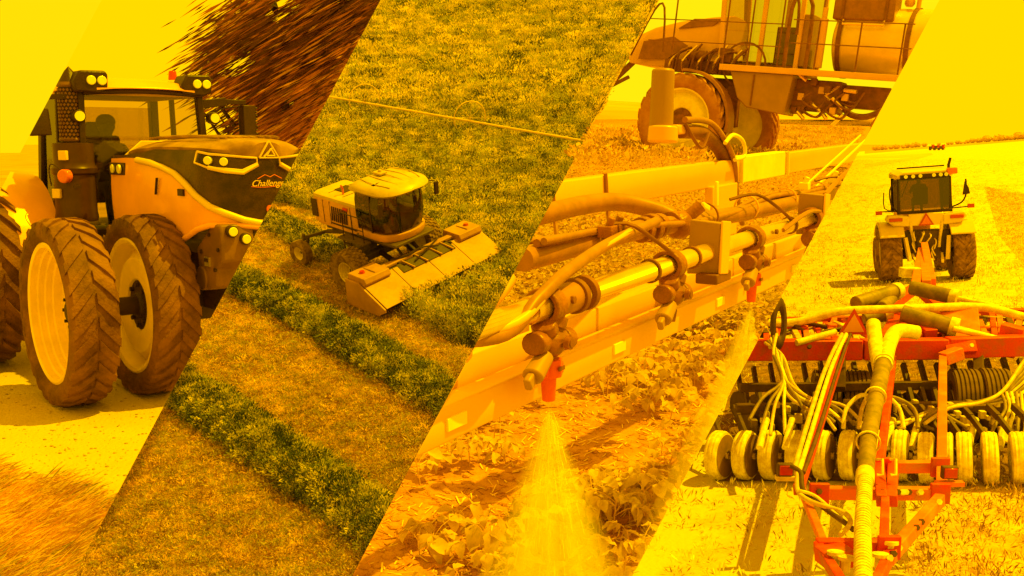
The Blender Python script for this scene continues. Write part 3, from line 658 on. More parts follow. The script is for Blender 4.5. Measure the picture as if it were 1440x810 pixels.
# --- blurred verge grass in the near corner
mg = [mat('verge grass green', (.42, .40, .04), .9, var=.4, scale=3, trans=.35), mat('verge grass rust', (.78, .40, .03), .9, var=.4, scale=3, trans=.35), mat('verge grass straw', (.92, .70, .07), .9, var=.2, scale=3, trans=.35)]
vb = [MB(), MB(), MB()]
for _ in range(15000):
    px = rnd.uniform(-60, 215); py = rnd.uniform(640, 900)
    top = 652 + max(0, px) * .28 + math.sin(px * .05) * 10
    if py < top + abs(rnd.gauss(0, 14)) or px > edge_x(L12, py) + 4: continue
    q = on(FIELD1, px, py); k = rnd.random(); g = math.sin(q.x * 3.1 + q.y * 1.3) * .25 + math.sin(q.y * 4.0) * .15
    k = 0 if k < .22 + g else (1 if k < .55 else 2)
    d = V((rnd.uniform(.45, 1.0) , rnd.gauss(-.1, .22), rnd.uniform(.05, .55))).normalized(); l_ = rnd.uniform(.05, .20)
    leaf(vb[k], q + V((0, 0, rnd.uniform(0, .05))), d, l_, rnd.uniform(.004, .012), V((0, -.7, .7)))
vg = vb[2].build('verge_grass', mg[2], None, smooth=0, kind='stuff'); vb[0].build('grass_blade', mg[0], vg, smooth=0, kind='stuff'); vb[1].build('grass_blade', mg[1], vg, smooth=0, kind='stuff')
vg['label'] = 'wind-blown straw and green grass on the road verge'
cut(vg, L12, 'left')
# ================================================================ PLOT 2: HAY HILLSIDE WITH THE WINDROWER
mc = [mat('alfalfa green', (.58, .57, .04), .8, c2=(.36, .38, .03), scale=.9, rand=.5, trans=.32), mat('alfalfa tips', (.95, .82, .08), .8, c2=(.75, .62, .06), scale=.9, rand=.35, trans=.42), mat('alfalfa deep', (.13, .145, .02), .85, var=.4, scale=1.1, rand=.5)]
def plant_clump(seed, n, h, spread_, wl, ww, up=.75, stems=True):
    global rnd
    keep = rnd; rnd = random.Random(seed); b = MB()
    for _ in range(n):
        a = rnd.uniform(0, 2 * PI); r = spread_ * math.sqrt(rnd.random()); z = h * rnd.random() ** .7
        p = V((r * math.cos(a), r * math.sin(a), z)); d = V((math.cos(a) * rnd.uniform(.1, .9), math.sin(a) * rnd.uniform(.1, .9), rnd.uniform(.1, 1) * up)).normalized()
        leaf(b, p, d, wl * rnd.uniform(.6, 1.3), ww * rnd.uniform(.6, 1.3))
    rnd = keep; return b
src_crop = [source(plant_clump(k, 84, .52, .15, .075, .022, 1.2), 'crop_clump', mc[(0, 0, 1, 2, 0, 1, 1, 2)[k]]) for k in range(8)]
src_far = [source(plant_clump(20 + k, 70, .5, .30, .14, .04, 1.2), 'crop_clump', mc[(0, 1, 1, 2, 1, 0)[k]]) for k in range(6)]  # extra pale-tip tufts far upslope stand in for haze
crop = [(edge_x(L12, -60) + 3, -60), (edge_x(L23, -60) - 4, -60), (edge_x(L23, 200) - 2, 200), (edge_x(L23, 240) + 30, 240), (edge_x(L23, 497) + 30, 494), (640, 486), (600, 462), (560, 447), (706, 384), (700, 362), (655, 342), (606, 345), (560, 330), (470, 303), (392, 287), (340, 287), (edge_x(L12, 250) - 20, 250), (edge_x(L12, 225) + 2, 225)]
poly_ = crop
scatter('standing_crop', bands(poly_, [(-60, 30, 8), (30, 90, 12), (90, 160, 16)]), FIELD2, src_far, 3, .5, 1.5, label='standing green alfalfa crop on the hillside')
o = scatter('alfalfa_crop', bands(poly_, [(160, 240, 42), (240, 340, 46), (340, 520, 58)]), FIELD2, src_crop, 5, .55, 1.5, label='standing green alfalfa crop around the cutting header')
# soil seen between the standing stems
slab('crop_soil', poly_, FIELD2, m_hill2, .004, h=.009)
# mown stubble with fallen bits
ms = [mat('stubble straw', (.95, .68, .07), .9, var=.3, scale=1.5, rand=.35, trans=.4), mat('stubble dull', (.52, .28, .03), .9, var=.4, scale=1.5, rand=.4, trans=.3), mat('stubble green', (.66, .60, .05), .9, var=.4, scale=1.5, rand=.35, trans=.3), mat('stubble dark', (.10, .065, .012), .9, var=.3, rand=.4)]
src_st = [source(plant_clump(40 + k, 26, .075, .14, .075, .018, .5), 'stubble_tuft', ms[(0, 1, 2, 0, 0, 2)[k]]) for k in range(6)]
stub = [(edge_x(L12, 287), 287), (392, 287), (470, 303), (560, 330), (606, 345), (690, 366), (556, 428), (585, 448), (632, 478), (660, 497), (edge_x(L23, 900) + 20, 900), (edge_x(L12, 900) - 20, 900), (edge_x(L12, 287) - 20, 287)]
scatter('stubble', bands(stub, [(287, 400, 85), (400, 560, 100), (560, 900, 120)]), FIELD2, src_st, 11, .7, 1.5, tilt=.4, label='mown hay stubble between the windrows')
# windrows: heaped rows of cut hay
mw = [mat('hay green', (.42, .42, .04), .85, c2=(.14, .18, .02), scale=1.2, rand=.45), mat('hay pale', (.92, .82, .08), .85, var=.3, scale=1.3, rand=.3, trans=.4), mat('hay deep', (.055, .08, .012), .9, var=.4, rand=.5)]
src_w = [source(plant_clump(60 + k, 80, .22, .15, .065, .018, .9), 'hay_tuft', mw[(0, 1, 2, 0, 1, 2)[k]]) for k in range(6)]
def windrow(pts, wid, hgt, seed, label, dens=85):
    n = FIELD2[0]; P = spline([on(FIELD2, *p) for p in pts], 14); rr_ = []
    r_ = random.Random(seed)
    for i, p in enumerate(P):
        d = (P[min(i + 1, len(P) - 1)] - P[max(i - 1, 0)]).normalized(); s_ = d.cross(n).normalized(); w_ = wid * r_.uniform(.85, 1.15); h_ = hgt * r_.uniform(.75, 1.2)
        rr_.append([p + s_ * w_ * math.cos(a) * .5 * r_.uniform(.8, 1.2) + n * (h_ * math.sin(a) * r_.uniform(.55, 1.45) - .03) for a in [PI * k / 8 for k in range(9)]])
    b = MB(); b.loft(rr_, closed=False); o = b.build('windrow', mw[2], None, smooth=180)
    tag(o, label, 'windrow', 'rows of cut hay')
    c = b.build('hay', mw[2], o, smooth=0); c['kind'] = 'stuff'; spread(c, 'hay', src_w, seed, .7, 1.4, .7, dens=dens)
    return o
windrow([(190, 505), (250, 552), (330, 605), (420, 668), (500, 722), (560, 775), (640, 840)], 1.15, .38, 1, 'dark green windrow of cut hay, lowest on the slope and nearest the road')
windrow([(270, 372), (340, 405), (420, 445), (500, 490), (580, 540), (660, 592)], 1.1, .36, 2, 'dark green windrow of cut hay in the middle of the slope')
windrow([(330, 300), (385, 318), (430, 340), (490, 372)], 1.0, .22, 3, 'short dull windrow of cut hay trailing behind the windrower')
# --- wheel line irrigation pipe
pa, pb = on(FIELD2, 440, 132, .8), on(FIELD2, 860, 205, .8); il = thing('irrigation_line', 'thin wheeled irrigation pipe crossing the standing crop', 'irrigation pipe', Matrix.Translation(pa))
for k in range(8):
    b = MB(); b.cyl((pb - pa) * k / 8, (pb - pa) * (k + .985) / 8, .055, n=10); b.cyl((pb - pa) * (k + .985) / 8, (pb - pa) * (k + 1) / 8, .075, n=10); b.build('pipe', M['paint2'], il)
dr = (pb - pa).normalized(); dr2 = (dr + FIELD2[0].cross(dr) * -.55).normalized()
for fx in ((526 - 440) / 420, (682 - 440) / 420):
    c = lerp(pa, pb, fx) - pa + FIELD2[0] * .15; b = MB(); b.lathe([(.76 + .028 * math.cos(a), .028 * math.sin(a)) for a in [i * PI / 3 for i in range(6)]], c, dr2.cross(FIELD2[0]) * .5 + dr, 36); wl = b.build('wheel', M['paint2'], il)
    ax_ = (dr2.cross(FIELD2[0]) * .5 + dr).normalized(); x_, y_, z_ = basis(ax_)
    for k in range(8):
        b = MB(); a = 2 * PI * k / 8; b.cyl(c, c + (x_ * math.cos(a) + y_ * math.sin(a)) * .76, .009, n=5); b.build('spoke', M['paint2'], wl)
cut(il, L12, 'right'); cut(il, L23, 'left')
# --- the self-propelled windrower
T2 = frame((-3.986, 33.283, .553), (.7599, -.6280, -.1679), (-.0412, -.3042, .9517))
wr = thing('windrower', 'yellow self-propelled windrower with a bubble cab cutting alfalfa', 'windrower', T2)
M2 = dict(M); M2['tyre'] = mat('turf tyre rubber', (.13, .07, .015), .85, scale=6, c2=(.30, .19, .03)); M2['rim'] = mat('dusty yellow rim', (.92, .75, .08), .45, var=.2)
WP = mat('windrower yellow', (.66, .34, .03), .42, var=.2, scale=2.5, coat=.2); WT = mat('windrower top yellow', (.62, .47, .045), .42, var=.22, scale=2, coat=.2)
WG = mat('machine grey', (.12, .08, .02), .5, var=.3, scale=8)
for y_ in (-1.6, 1.6): wheel(wr, (0, y_, .70), (0, -1 if y_ < 0 else 1, 0), .71, .60, .34, M2, 'turf', 26, n=40)
for y_ in (-1.25, 1.25):
    wheel(wr, (-2.95, y_, .44), (0, -1 if y_ < 0 else 1, 0), .44, .32, .22, M2, 'slick', n=28)
    b = MB(); s_ = .22 if y_ < 0 else -.22; b.bar((-2.95, y_ + s_, .44), (-2.75, y_ + s_, .98), .06, .10); b.bar((-2.75, y_ + s_, .98), (-2.70, y_, 1.02), .07, .08); b.cyl((-2.70, y_, .95), (-2.70, y_, 1.18), .055); b.build('caster_fork', WG, wr)
    b = MB(); b.bar((-2.70, y_, 1.05), (-2.35, y_ * .45, 1.12), .10, .10); b.bar((-2.35, y_ * .45, 1.12), (-1.7, y_ * .3, 1.2), .12, .12); b.build('rear_arm', WG, wr, bevel=.01)
b = MB(); b.box((-.9, 0, 1.38), (3.0, .95, .32)); b.box((0, 0, .95), (.34, 2.6, .22)); b.box((.45, 0, 1.55), (1.8, 1.7, .10)); b.bar((0, -1.25, .95), (0, -1.1, 1.5), .2); b.bar((0, 1.25, .95), (0, 1.1, 1.5), .2)
b.box((-.6, -.55, 1.1), (1.1, .35, .4)); b.box((-.6, .55, 1.1), (1.1, .35, .4)); b.build('chassis', WG, wr, bevel=.02)
# engine hood
secs = []
for x, hw, zt, zb in ((-2.66, .66, 2.36, 1.62), (-2.58, .74, 2.46, 1.55), (-2.2, .78, 2.53, 1.5), (-1.2, .78, 2.52, 1.5), (-.45, .76, 2.48, 1.5), (-.32, .74, 2.44, 1.5)):
    secs.append([V((x, y * hw, z)) for y, z in ((-1, zb), (-1.02, zt - .22), (-.94, zt - .06), (-.7, zt), (.7, zt), (.94, zt - .06), (1.02, zt - .22), (1, zb))])
b = MB(); b.loft(secs); b.build('engine_hood', WP, wr, smooth=30, bevel=.012)
b = MB(); b.loft([[V((x, y, z)) for y, z in ((-.76, 2.40), (-.73, 2.49), (-.55, 2.545), (.55, 2.545), (.73, 2.49), (.76, 2.40))] for x in (-2.56, -.4)]); b.build('hood_cover', WT, wr, smooth=30, bevel=.01)
b = MB(); b.box((-2.68, 0, 2.02), (.05, 1.2, .62)); b.build('rear_grille', M['plastic'], wr, bevel=.01)
b = MB(); b.box((-2.5, -.795, 2.02), (.28, .02, .60)); b.build('side_grille', M['plastic'], wr)
for k in range(8):
    b = MB(); b.box((-1.62 + k * .10, -.80, 2.0), (.045, .03, .50), Matrix.Rotation(.08, 3, 'Y')); b.build('vent', M['dark'], wr)
b = MB(); b.cyl((-.75, .05, 2.5), (-.75, .05, 2.88), .075, n=14); b.cyl((-.75, .05, 2.88), (-.75, .05, 2.95), .13, .11, 16); b.build('air_intake', WT, wr, bevel=.01)
b = MB(); b.tube([(-1.5, -.35, 2.5), (-1.5, -.35, 2.72), (-1.54, -.38, 2.86)], .035, 8); b.build('exhaust_pipe', M2['amber'], wr)
for x in (-2.05, -1.72, -.72):
    b = MB(); b.box((x, -.795, 2.0), (.014, .012, .78)); b.build('panel_seam', M['dark'], wr)
b = MB(); b.box((-1.1, -.797, 1.66), (1.2, .012, .05)); b.build('panel_seam', M['dark'], wr)
for x in (-2.0, -1.3): b = MB(); b.box((x, 0, 2.55), (.012, 1.1, .012)); b.build('panel_seam', M['dark'], wr)
b = MB(); b.box((-.95, -.805, 2.28), (.22, .01, .10)); b.build('decal', M['red'], wr)
b = MB(); b.box((-1.8, .0, 2.56), (.5, .5, .03)); b.build('air_screen', M['plastic'], wr, bevel=.01)
# cab: rounded glass
def cabring(z, g=0.0):
    out = []
    for k in range(21):
        a = -PI / 2 + PI * k / 20; out.append(V((.42 + (.80 + g) * max(0, math.cos(a)) ** .62, (.88 + g) * math.sin(a) / max(.0001, 1), z)))
    return out
b = MB(); ring = lambda z, g: cabring(z, g) + [V((-.28, .86 + g, z)), V((-.28, -.86 - g, z))]
b.loft([ring(1.60, .02), ring(1.72, .07), ring(1.84, .06)]); b.build('cab_base', WP, wr, smooth=40, bevel=.012)
b = MB(); b.loft([ring(1.84, -.02), ring(2.3, .06), ring(2.8, .06), ring(3.14, .0)], caps=False); b.build('cab_glass', M['glassd'], wr, smooth=50)
for x, y in ((1.16, -.40), (.42, -.93), (.42, .93), (-.27, -.87), (-.27, .87)):
    b = MB(); b.bar((x * .98, y * .97, 1.84), (x, y, 2.4), .05, .05); b.bar((x, y, 2.4), (x * .97, y * .97, 3.14), .05, .05); b.build('cab_pillar', M['plastic'], wr)
secs = []
for z, g, t in ((3.12, .02, 0), (3.15, .12, .1), (3.24, .20, .16), (3.34, .16, .1), (3.43, -.05, -.1), (3.46, -.35, -.3)):
    secs.append([V((p.x * 1.0 + t * .6 * (1 if p.x > .5 else -.7), p.y, z - .05 * abs(p.y))) for p in ring(z, g)])
b = MB(); b.loft(secs); b.build('cab_roof', WT, wr, smooth=60)
for k in range(5):
    b = MB(); a = -.9 + .45 * k; b.tube([(-.3, a * .7, 3.46 - .05 * abs(a)), (.5, a * .85, 3.475 - .05 * abs(a)), (1.1, a * .7, 3.42 - .04 * abs(a))], .016, 6, 3); b.build('roof_rib', WT, wr)
b = MB(); b.tube([V((.3, -.95, 3.17)), V((.9, -.80, 3.17)), V((1.27, -.35, 3.17)), V((1.33, 0, 3.17)), V((1.27, .35, 3.17)), V((.9, .80, 3.17))], .045, 6, 4); o_ = b.build('light_strip', M['plastic'], wr)
for k in range(9):
    a = -1.2 + .3 * k; b = MB(); b.ball((.42 + .92 * math.cos(a * .85) ** .6, .93 * math.sin(a * .85), 3.15), .045, 8); b.build('lamp', M['lamp'], o_)
b = MB(); b.box((.05, -.05, 3.50), (.36, .30, .07)); b.cyl((.05, -.05, 3.52), (.05, -.05, 3.60), .07, .05, 12); b.build('antenna_dome', WT, wr, bevel=.015)
for sg in (-1, 1):
    b = MB(); b.tube([(.9, sg * .95, 3.12), (1.2, sg * 1.18, 3.1)], .018, 6); b.box((1.22, sg * 1.2, 2.86), (.06, .16, .42)); b.build('mirror', M['plastic'], wr, bevel=.01)
b = MB(); b.box((.0, 0, 2.05), (.5, .5, .14)); b.box((-.2, 0, 2.4), (.14, .5, .7)); b.build('seat', M['seat'], wr, bevel=.04)
b = MB(); b.cyl((.75, 0, 1.8), (.55, 0, 2.28), .04); b.cyl((.55, 0, 2.28), (.54, 0, 2.30), .17, n=18); b.box((.3, -.42, 2.2), (.5, .16, .3)); b.build('console', M['plastic'], wr)
# platform rails, ladder
for sg in (-1, 1):
    b = MB(); y = sg * 1.12
    for x in (-.75, -.3, .2): b.cyl((x, y, 1.5), (x, y, 2.3), .017, n=6)
    b.tube([(-.95, y, 2.2), (-.75, y, 2.32), (.15, y, 2.32), (.2, y, 2.2)], .019, 6); b.cyl((-.75, y, 1.9), (.2, y, 1.9), .015, n=6); b.build('handrail', M['plastic'], wr)
    b = MB(); b.box((-.3, y * .98, 1.5), (1.2, .35, .05)); b.build('platform', WG, wr)
    for k in range(4):
        b = MB(); b.bar((-.75, y, .55 + k * .25), (-.45, y, .55 + k * .25), .10, .03); b.build('ladder_rung', WG, wr)
    b = MB(); b.bar((-.77, y, .45), (-.77, y, 1.5), .04); b.bar((-.43, y, .45), (-.43, y, 1.5), .04); b.build('ladder_rail', WG, wr)
b = MB()
for y in (-.5, .5): b.bar((.2, y, 1.0), (1.3, y * .9, .65), .10, .14); b.cyl((.5, y * .6, 1.5), (1.25, y * .7, .85), .045); b.tube([(.4, y * .4, 1.6), (.9, y * .3, 1.5), (1.3, y * .5, 1.05)], .022, 6, 4)
b.build('lift_arm', M['dark'], wr)
# header
hd = bpy.data.objects.new('header', None); COL.objects.link(hd); hd.parent = wr; hd.scale = (.98, 1.15, .95); hd.location = (-.05, .12, .06)
WH = mat('header sheet', (.50, .27, .028), .5, scale=1.6, bump=.25, bscale=12, c2=(.38, .20, .025)); Wd = mat('header dark', (.30, .15, .02), .55, var=.3)
def hdp(n, b, m=WH, **k): return b.build(n, m, hd, **k)
b = MB(); b.box((1.02, 0, .55), (.16, 4.6, .75)); hdp('back_sheet', b, Wd)
b = MB(); b.box((1.25, 0, .17), (.9, 4.6, .08)); hdp('floor_pan', b, Wd)
b = MB(); b.box((1.30, 0, 1.02), (.22, 4.3, .10)); hdp('top_beam', b, WH, bevel=.015)
for sg in (-1, 1):
    b = MB(); b.prism([(.9, .1), (2.30, .1), (2.62, .30), (2.62, .40), (1.56, .95), (1.5, 1.0), (.9, 1.0)], (sg * 2.26, sg * 2.32), side_fr); hdp('end_panel', b, WH, bevel=.008)
    b = MB(); b.prism([(.92, .92), (1.75, .92), (1.78, 1.0), (1.70, 1.16), (.96, 1.18)], (sg * 1.35, sg * 2.24), side_fr); o_ = hdp('drive_cover', b, WH, bevel=.02)
    b = MB(); b.cyl((1.3, sg * 2.0, 1.16), (1.3, sg * 2.0, 1.24), .09, .07, 12); b.build('cap', M['redlens'], o_)
# sloping front apron in sections
for y in (-2.0, -1.5, 1.5, 2.0):
    b = MB(); b.cyl((1.66, y, .93), (1.68, y, .97), .035, n=8); hdp('bolt', b, Wd)
b = MB(); b.box((1.35, -1.78, 1.185), (.5, .02, .02)); hdp('cover_seam', b, Wd); b = MB(); b.box((1.35, 1.78, 1.185), (.5, .02, .02)); hdp('cover_seam', b, Wd)
for k in range(4):
    y0 = -2.26 + 1.13 * k; b = MB(); b.hexa([V(p) for p in ((1.55, y0 + .01, .96), (1.55, y0 + 1.12, .96), (2.62, y0 + 1.12, .40), (2.62, y0 + .01, .40), (1.55, y0 + .01, .99), (1.55, y0 + 1.12, .99), (2.64, y0 + 1.12, .43), (2.64, y0 + .01, .43))]); hdp('apron', b, WH, bevel=.006)
b = MB(); b.hexa([V(p) for p in ((1.50, -.95, 1.00), (1.50, 1.05, 1.00), (1.86, 1.05, .85), (1.86, -.95, .85), (1.50, -.95, 1.02), (1.50, 1.05, 1.02), (1.86, 1.05, .865), (1.86, -.95, .865))]); hdp('reel_opening', b, M['dark'])
for y in (-.7, -.2, .35, .8):
    b = MB(); b.bar((1.45, y, 1.05), (1.9, y + .12, .90), .04, .05); hdp('reel_arm', b, WH)
b = MB(); b.cyl((1.45, -1.3, .92), (1.45, 1.3, .92), .05)
for y in (-.9, -.3, .3, .9): b.bar((1.15, y, 1.05), (1.65, y + .18, .98), .05)
hdp('hinge_bar', b, M['dark'])
b = MB(); b.tube([(1.2, -.9, 1.1), (1.4, -.4, 1.12), (1.35, .1, 1.15), (1.6, .6, 1.08)], .03, 6, 5); b.tube([(1.2, .9, 1.1), (1.45, .5, 1.16), (1.6, .0, 1.08), (1.7, -.4, 1.0)], .025, 6, 5); hdp('hose', b, M['dark'])
b = MB(); b.box((1.9, -1.9, .16), (.9, .10, .1), Matrix.Rotation(.1, 3, 'Y')); b.box((1.9, 1.9, .16), (.9, .10, .1)); hdp('skid', b, Wd)
driver('person', 'seated driver in orange shirt inside the windrower bubble cab', T2 @ Matrix.Translation((.02, 0, 2.05)), (mat('driver clothes', (.45, .14, .02), .9, var=.2, scale=12), M['hair']), cap=True)
# ================================================================ PLOT 3: BEAN ROWS, SPRAYER AND ITS BOOM
n3 = FIELD3[0]
B = dict(  # sprayer and boom colours lightened to hold the milky haze
    tyre=mat('hazed tyre', (.40, .165, .02), .85, var=.3, scale=4, c2=(.52, .25, .03)), rim=mat('pale cream rim', (.98, .85, .10), .4, var=.15),
    dark=mat('hazed dark metal', (.28, .105, .015), .55, var=.4, scale=6), plastic=mat('hazed black plastic', (.36, .15, .02), .45, var=.25, scale=6),
    beam=mat('boom yellow paint', (.88, .50, .03), .35, var=.06, scale=5, coat=.3), steel=mat('stainless pipe', (.92, .66, .12), .22, metal=.75, var=.12, scale=20),
    hose=mat('rubber hose', (.42, .19, .03), .42, var=.25, scale=18), valve=mat('brown valve plastic', (.36, .13, .02), .35, var=.35, scale=30, bump=.2),
    nozzle=mat('orange red nozzle cap', (.85, .12, .012), .35, var=.15, scale=30), tie=mat('brown cable tie', (.34, .13, .02), .5), grey=mat('grey panel', (.42, .23, .03), .45, var=.15, scale=3),
    hood=mat('sprayer yellow', (.80, .44, .04), .35, var=.08, scale=2, coat=.3), tank=mat('steel tank', (.92, .66, .10), .32, metal=.25, var=.12, scale=3), lamp=M['lamp'], glass=M['glass'])
# ---- the self-propelled sprayer
T3 = frame((4.95, 26.308, 4.15), (-.8403, .5329, .0993), (.1009, -.0262, .9946))
sp = thing('crop_sprayer', 'tall self-propelled sprayer with big wheels and a steel tank on the far field', 'sprayer', T3)
def S_(n, b, m, p=sp, **k): return b.build(n, B[m], p, **k)
for x_, y_ in ((0, 1.9), (0, -1.9), (-5.45, 1.9), (-5.45, -1.9)):
    wheel(sp, (x_, y_, 1.12), (0, 1 if y_ > 0 else -1, 0), 1.10, .52, .74, B, 'ag', 22, n=48, dish='dish', rimw=.7)
    if y_ > 0 and x_ > -1:
        rings = [[V((x_ + math.cos(a) * r, y, 1.12 + math.sin(a) * r)) for y, r in ((1.66, 1.17), (1.66, 1.20), (2.05, 1.20), (2.07, 1.14), (2.03, 1.17))] for a in [lerp(1.5, 3.3, k / 12) for k in range(13)]]
        b = MB(); b.loft(rings); S_('fender', b, 'plastic', smooth=50)
    b = MB(); s_ = 1 if y_ > 0 else -1; b.bar((x_, s_ * 1.45, 1.1), (x_, s_ * 1.35, 2.1), .22, .26); b.bar((x_, s_ * 1.4, 2.1), (x_, 0, 2.15), .22, .2); S_('axle_leg', b, 'dark', bevel=.02)
b = MB(); b.box((-2.2, 0, 2.12), (7.2, .9, .24)); b.box((-1.9, 0, 1.9), (2.6, 1.6, .3)); S_('chassis', b, 'dark', bevel=.02)
secs = []
for x, hw, zt, zb in ((2.35, .45, 3.02, 2.62), (2.2, .58, 3.16, 2.45), (1.6, .68, 3.42, 2.4), (.9, .72, 3.60, 2.42), (.1, .74, 3.72, 2.75), (-.35, .74, 3.76, 2.9)):
    secs.append([V((x, y * hw, z)) for y, z in ((-1, zb), (-1.02, zt - .3), (-.85, zt - .06), (-.4, zt), (.4, zt), (.85, zt - .06), (1.02, zt - .3), (1, zb))])
b = MB(); b.loft(secs); S_('hood', b, 'hood', smooth=35, bevel=.015)
b = MB(); b.prism([(1.9, 2.55), (1.1, 2.6), (.6, 2.95), (1.0, 3.15), (1.8, 3.0)], (.72, .76), side_fr); S_('hood_vent', b, 'plastic')
b = MB(); b.prism([(.9, 3.35), (.0, 3.45), (-.2, 3.62), (.5, 3.60)], (.72, .77), side_fr); S_('hood_vent', b, 'plastic')
for k in range(14):
    b = MB(); x = 1.0 - .13 * k; b.tube([(x, .8 + .1 * (k % 3), 2.3), (x - .1, .95 + .07 * (k % 4), 2.55 + .1 * (k % 3)), (x - .3, .85, 2.8 + .05 * (k % 5))], .03, 6, 4); S_('hydraulic_line', b, 'dark' if k % 3 else 'steel')
b = MB(); b.box((.2, .75, 2.45), (1.8, .3, .3)); b.cyl((.5, .9, 2.7), (0, .9, 2.72), .12); b.box((-.5, .9, 2.75), (.3, .2, .35)); S_('engine', b, 'dark', bevel=.02)
# front linkage
b = MB(); b.bar((2.3, .5, 2.7), (2.75, .6, 1.7), .10); b.bar((2.3, .2, 2.5), (2.9, .2, 1.9), .12); b.bar((2.2, .55, 2.1), (2.8, .6, 1.75), .08); b.bar((2.6, .6, 2.5), (2.9, .65, 2.2), .07); S_('front_linkage', b, 'dark')
b = MB(); b.tube([(2.9, .6, 2.2), (3.1, .65, 1.8), (3.0, .6, 1.5), (2.7, .6, 1.62)], .018, 6, 5); S_('cable', b, 'dark')
b = MB(); b.box((2.45, .5, 2.75), (.3, .35, .3)); S_('front_box', b, 'plastic', bevel=.03)
# cab
b = MB(); b.loft([[V(p) for p in ((-.35, s_, 2.6), (-2.2, s_, 2.6), (-2.2, s_, 4.9), (-.15, s_, 4.9))] for s_ in (-.85, .85)]); S_('cab_glass', b, 'glass', smooth=0)
for x, z2 in ((-.35, -.2), (-1.3, -1.3), (-2.2, -2.2)):
    for y in (-.86, .86):
        b = MB(); b.bar((x, y, 2.55), (z2, y, 4.9), .09, .10); S_('cab_pillar', b, 'hood')
b = MB(); b.box((-1.25, 0, 2.55), (2.0, 1.7, .22)); b.box((-1.7, 0, 3.1), (.5, .6, .9)); S_('cab_floor', b, 'dark', bevel=.03)
b = MB(); b.box((-2.35, .6, 3.2), (.25, .5, 1.2)); S_('cab_panel', b, 'grey', bevel=.03)
b = MB(); b.lathe([(.52, 0), (.55, .04), (.50, .05)], (-1.0, .95, 2.55), (0, 1, 0), 20); S_('grommet', b, 'dark')
# platform, box below, rails
b = MB()
b.box((-2.9, 1.5, 2.44), (4.4, .55, .07)); b.box((-2.9, 1.78, 2.42), (4.4, .04, .14)); S_('platform', b, 'hood', bevel=.01)
for k in range(8):
    b = MB(); b.cyl((-1.1 - .55 * k, 1.6, 2.478), (-1.1 - .55 * k, 1.6, 2.482), .16, n=12); S_('hole', b, 'dark')
b = MB(); b.prism([(-.95, 2.36), (-2.45, 2.36), (-2.35, 1.45), (-1.45, 1.55), (-1.2, 1.75)], (.95, 1.72), side_fr); S_('tool_box', b, 'grey', bevel=.025)
b = MB(); b.bar((-1.55, 1.735, 2.3), (-1.55, 1.735, 1.6), .03); S_('seam', b, 'dark')
for x in (.55, -.75, -1.35, -2.05, -2.9, -3.8, -4.7):
    b = MB(); b.cyl((x, 1.76, 2.4 if x < 0 else 2.6), (x, 1.76, 3.55 if x < -2.2 else 5.0), .019, n=6); S_('rail_post', b, 'dark')
for z in (3.05, 3.56):
    b = MB(); b.cyl((-2.3, 1.76, z), (-4.9, 1.76, z), .014, n=6); S_('handrail', b, 'dark')
for z in (2.95, 3.45):
    b = MB(); b.cyl((1.2, 1.76, z), (-2.1, 1.76, z), .013, n=6); S_('handrail', b, 'dark')
b = MB(); b.tube([(1.9, 1.2, 2.6), (1.3, 1.4, 3.7), (1.0, 1.5, 3.75), (.9, 1.5, 2.7)], .026, 6, 3); S_('handrail', b, 'dark')
b = MB(); b.tube([(-2.2, 1.7, 2.5), (-2.2, 1.7, 3.8), (-2.35, 1.6, 4.1), (-2.6, 1.5, 3.9), (-2.62, 1.5, 2.5)], .045, 6, 3); S_('handrail', b, 'dark')
b = MB(); b.tube([(-.9, 1.0, 4.6), (-1.6, 1.1, 4.2), (-2.1, 1.1, 4.15), (-2.2, 1.1, 3.3)], .035, 6, 4); S_('grab_handle', b, 'dark')
# tank
b = MB(); b.lathe([(.0, .0), (.5, .03), (.74, .12), (.80, .25), (.80, 3.6), (.0, 3.7)], (-2.85, .1, 3.28), (-1, 0, 0), 36, loop=False); tk = S_('tank', b, 'tank', smooth=40)
for x in (-3.1, -4.6):
    b = MB(); b.lathe([(.81, -.05), (.83, -.05), (.83, .05), (.81, .05)], (x, .1, 3.28), (1, 0, 0), 36); b.build('tank_band', B['dark'], tk, smooth=40)
b = MB(); b.box((-3.55, .55, 4.02), (1.35, .6, .62)); S_('cargo_box', b, 'plastic', bevel=.04)
for x in (-3.1, -4.05):
    b = MB(); b.box((x, .86, 4.02), (.06, .03, .64)); S_('strap', b, 'dark')
b = MB(); b.tube([(-3.15, .88, 3.7), (-3.15, .95, 3.6), (-4.05, .95, 3.6), (-4.05, .88, 3.7)], .025, 6); S_('handle', b, 'steel')
b = MB(); b.cyl((-4.6, .3, 4.0), (-4.6, .3, 4.35), .05); b.ball((-4.6, .3, 4.4), .10, 8); b.ball((-4.4, .3, 4.2), .12, 8); S_('tank_lid', b, 'hood')
b = MB(); b.cyl((-2.72, .9, 2.6), (-2.72, .9, 3.7), .10, n=12); b.cyl((-2.72, .9, 3.7), (-2.72, .9, 3.95), .06, n=10); S_('standpipe', b, 'hood')
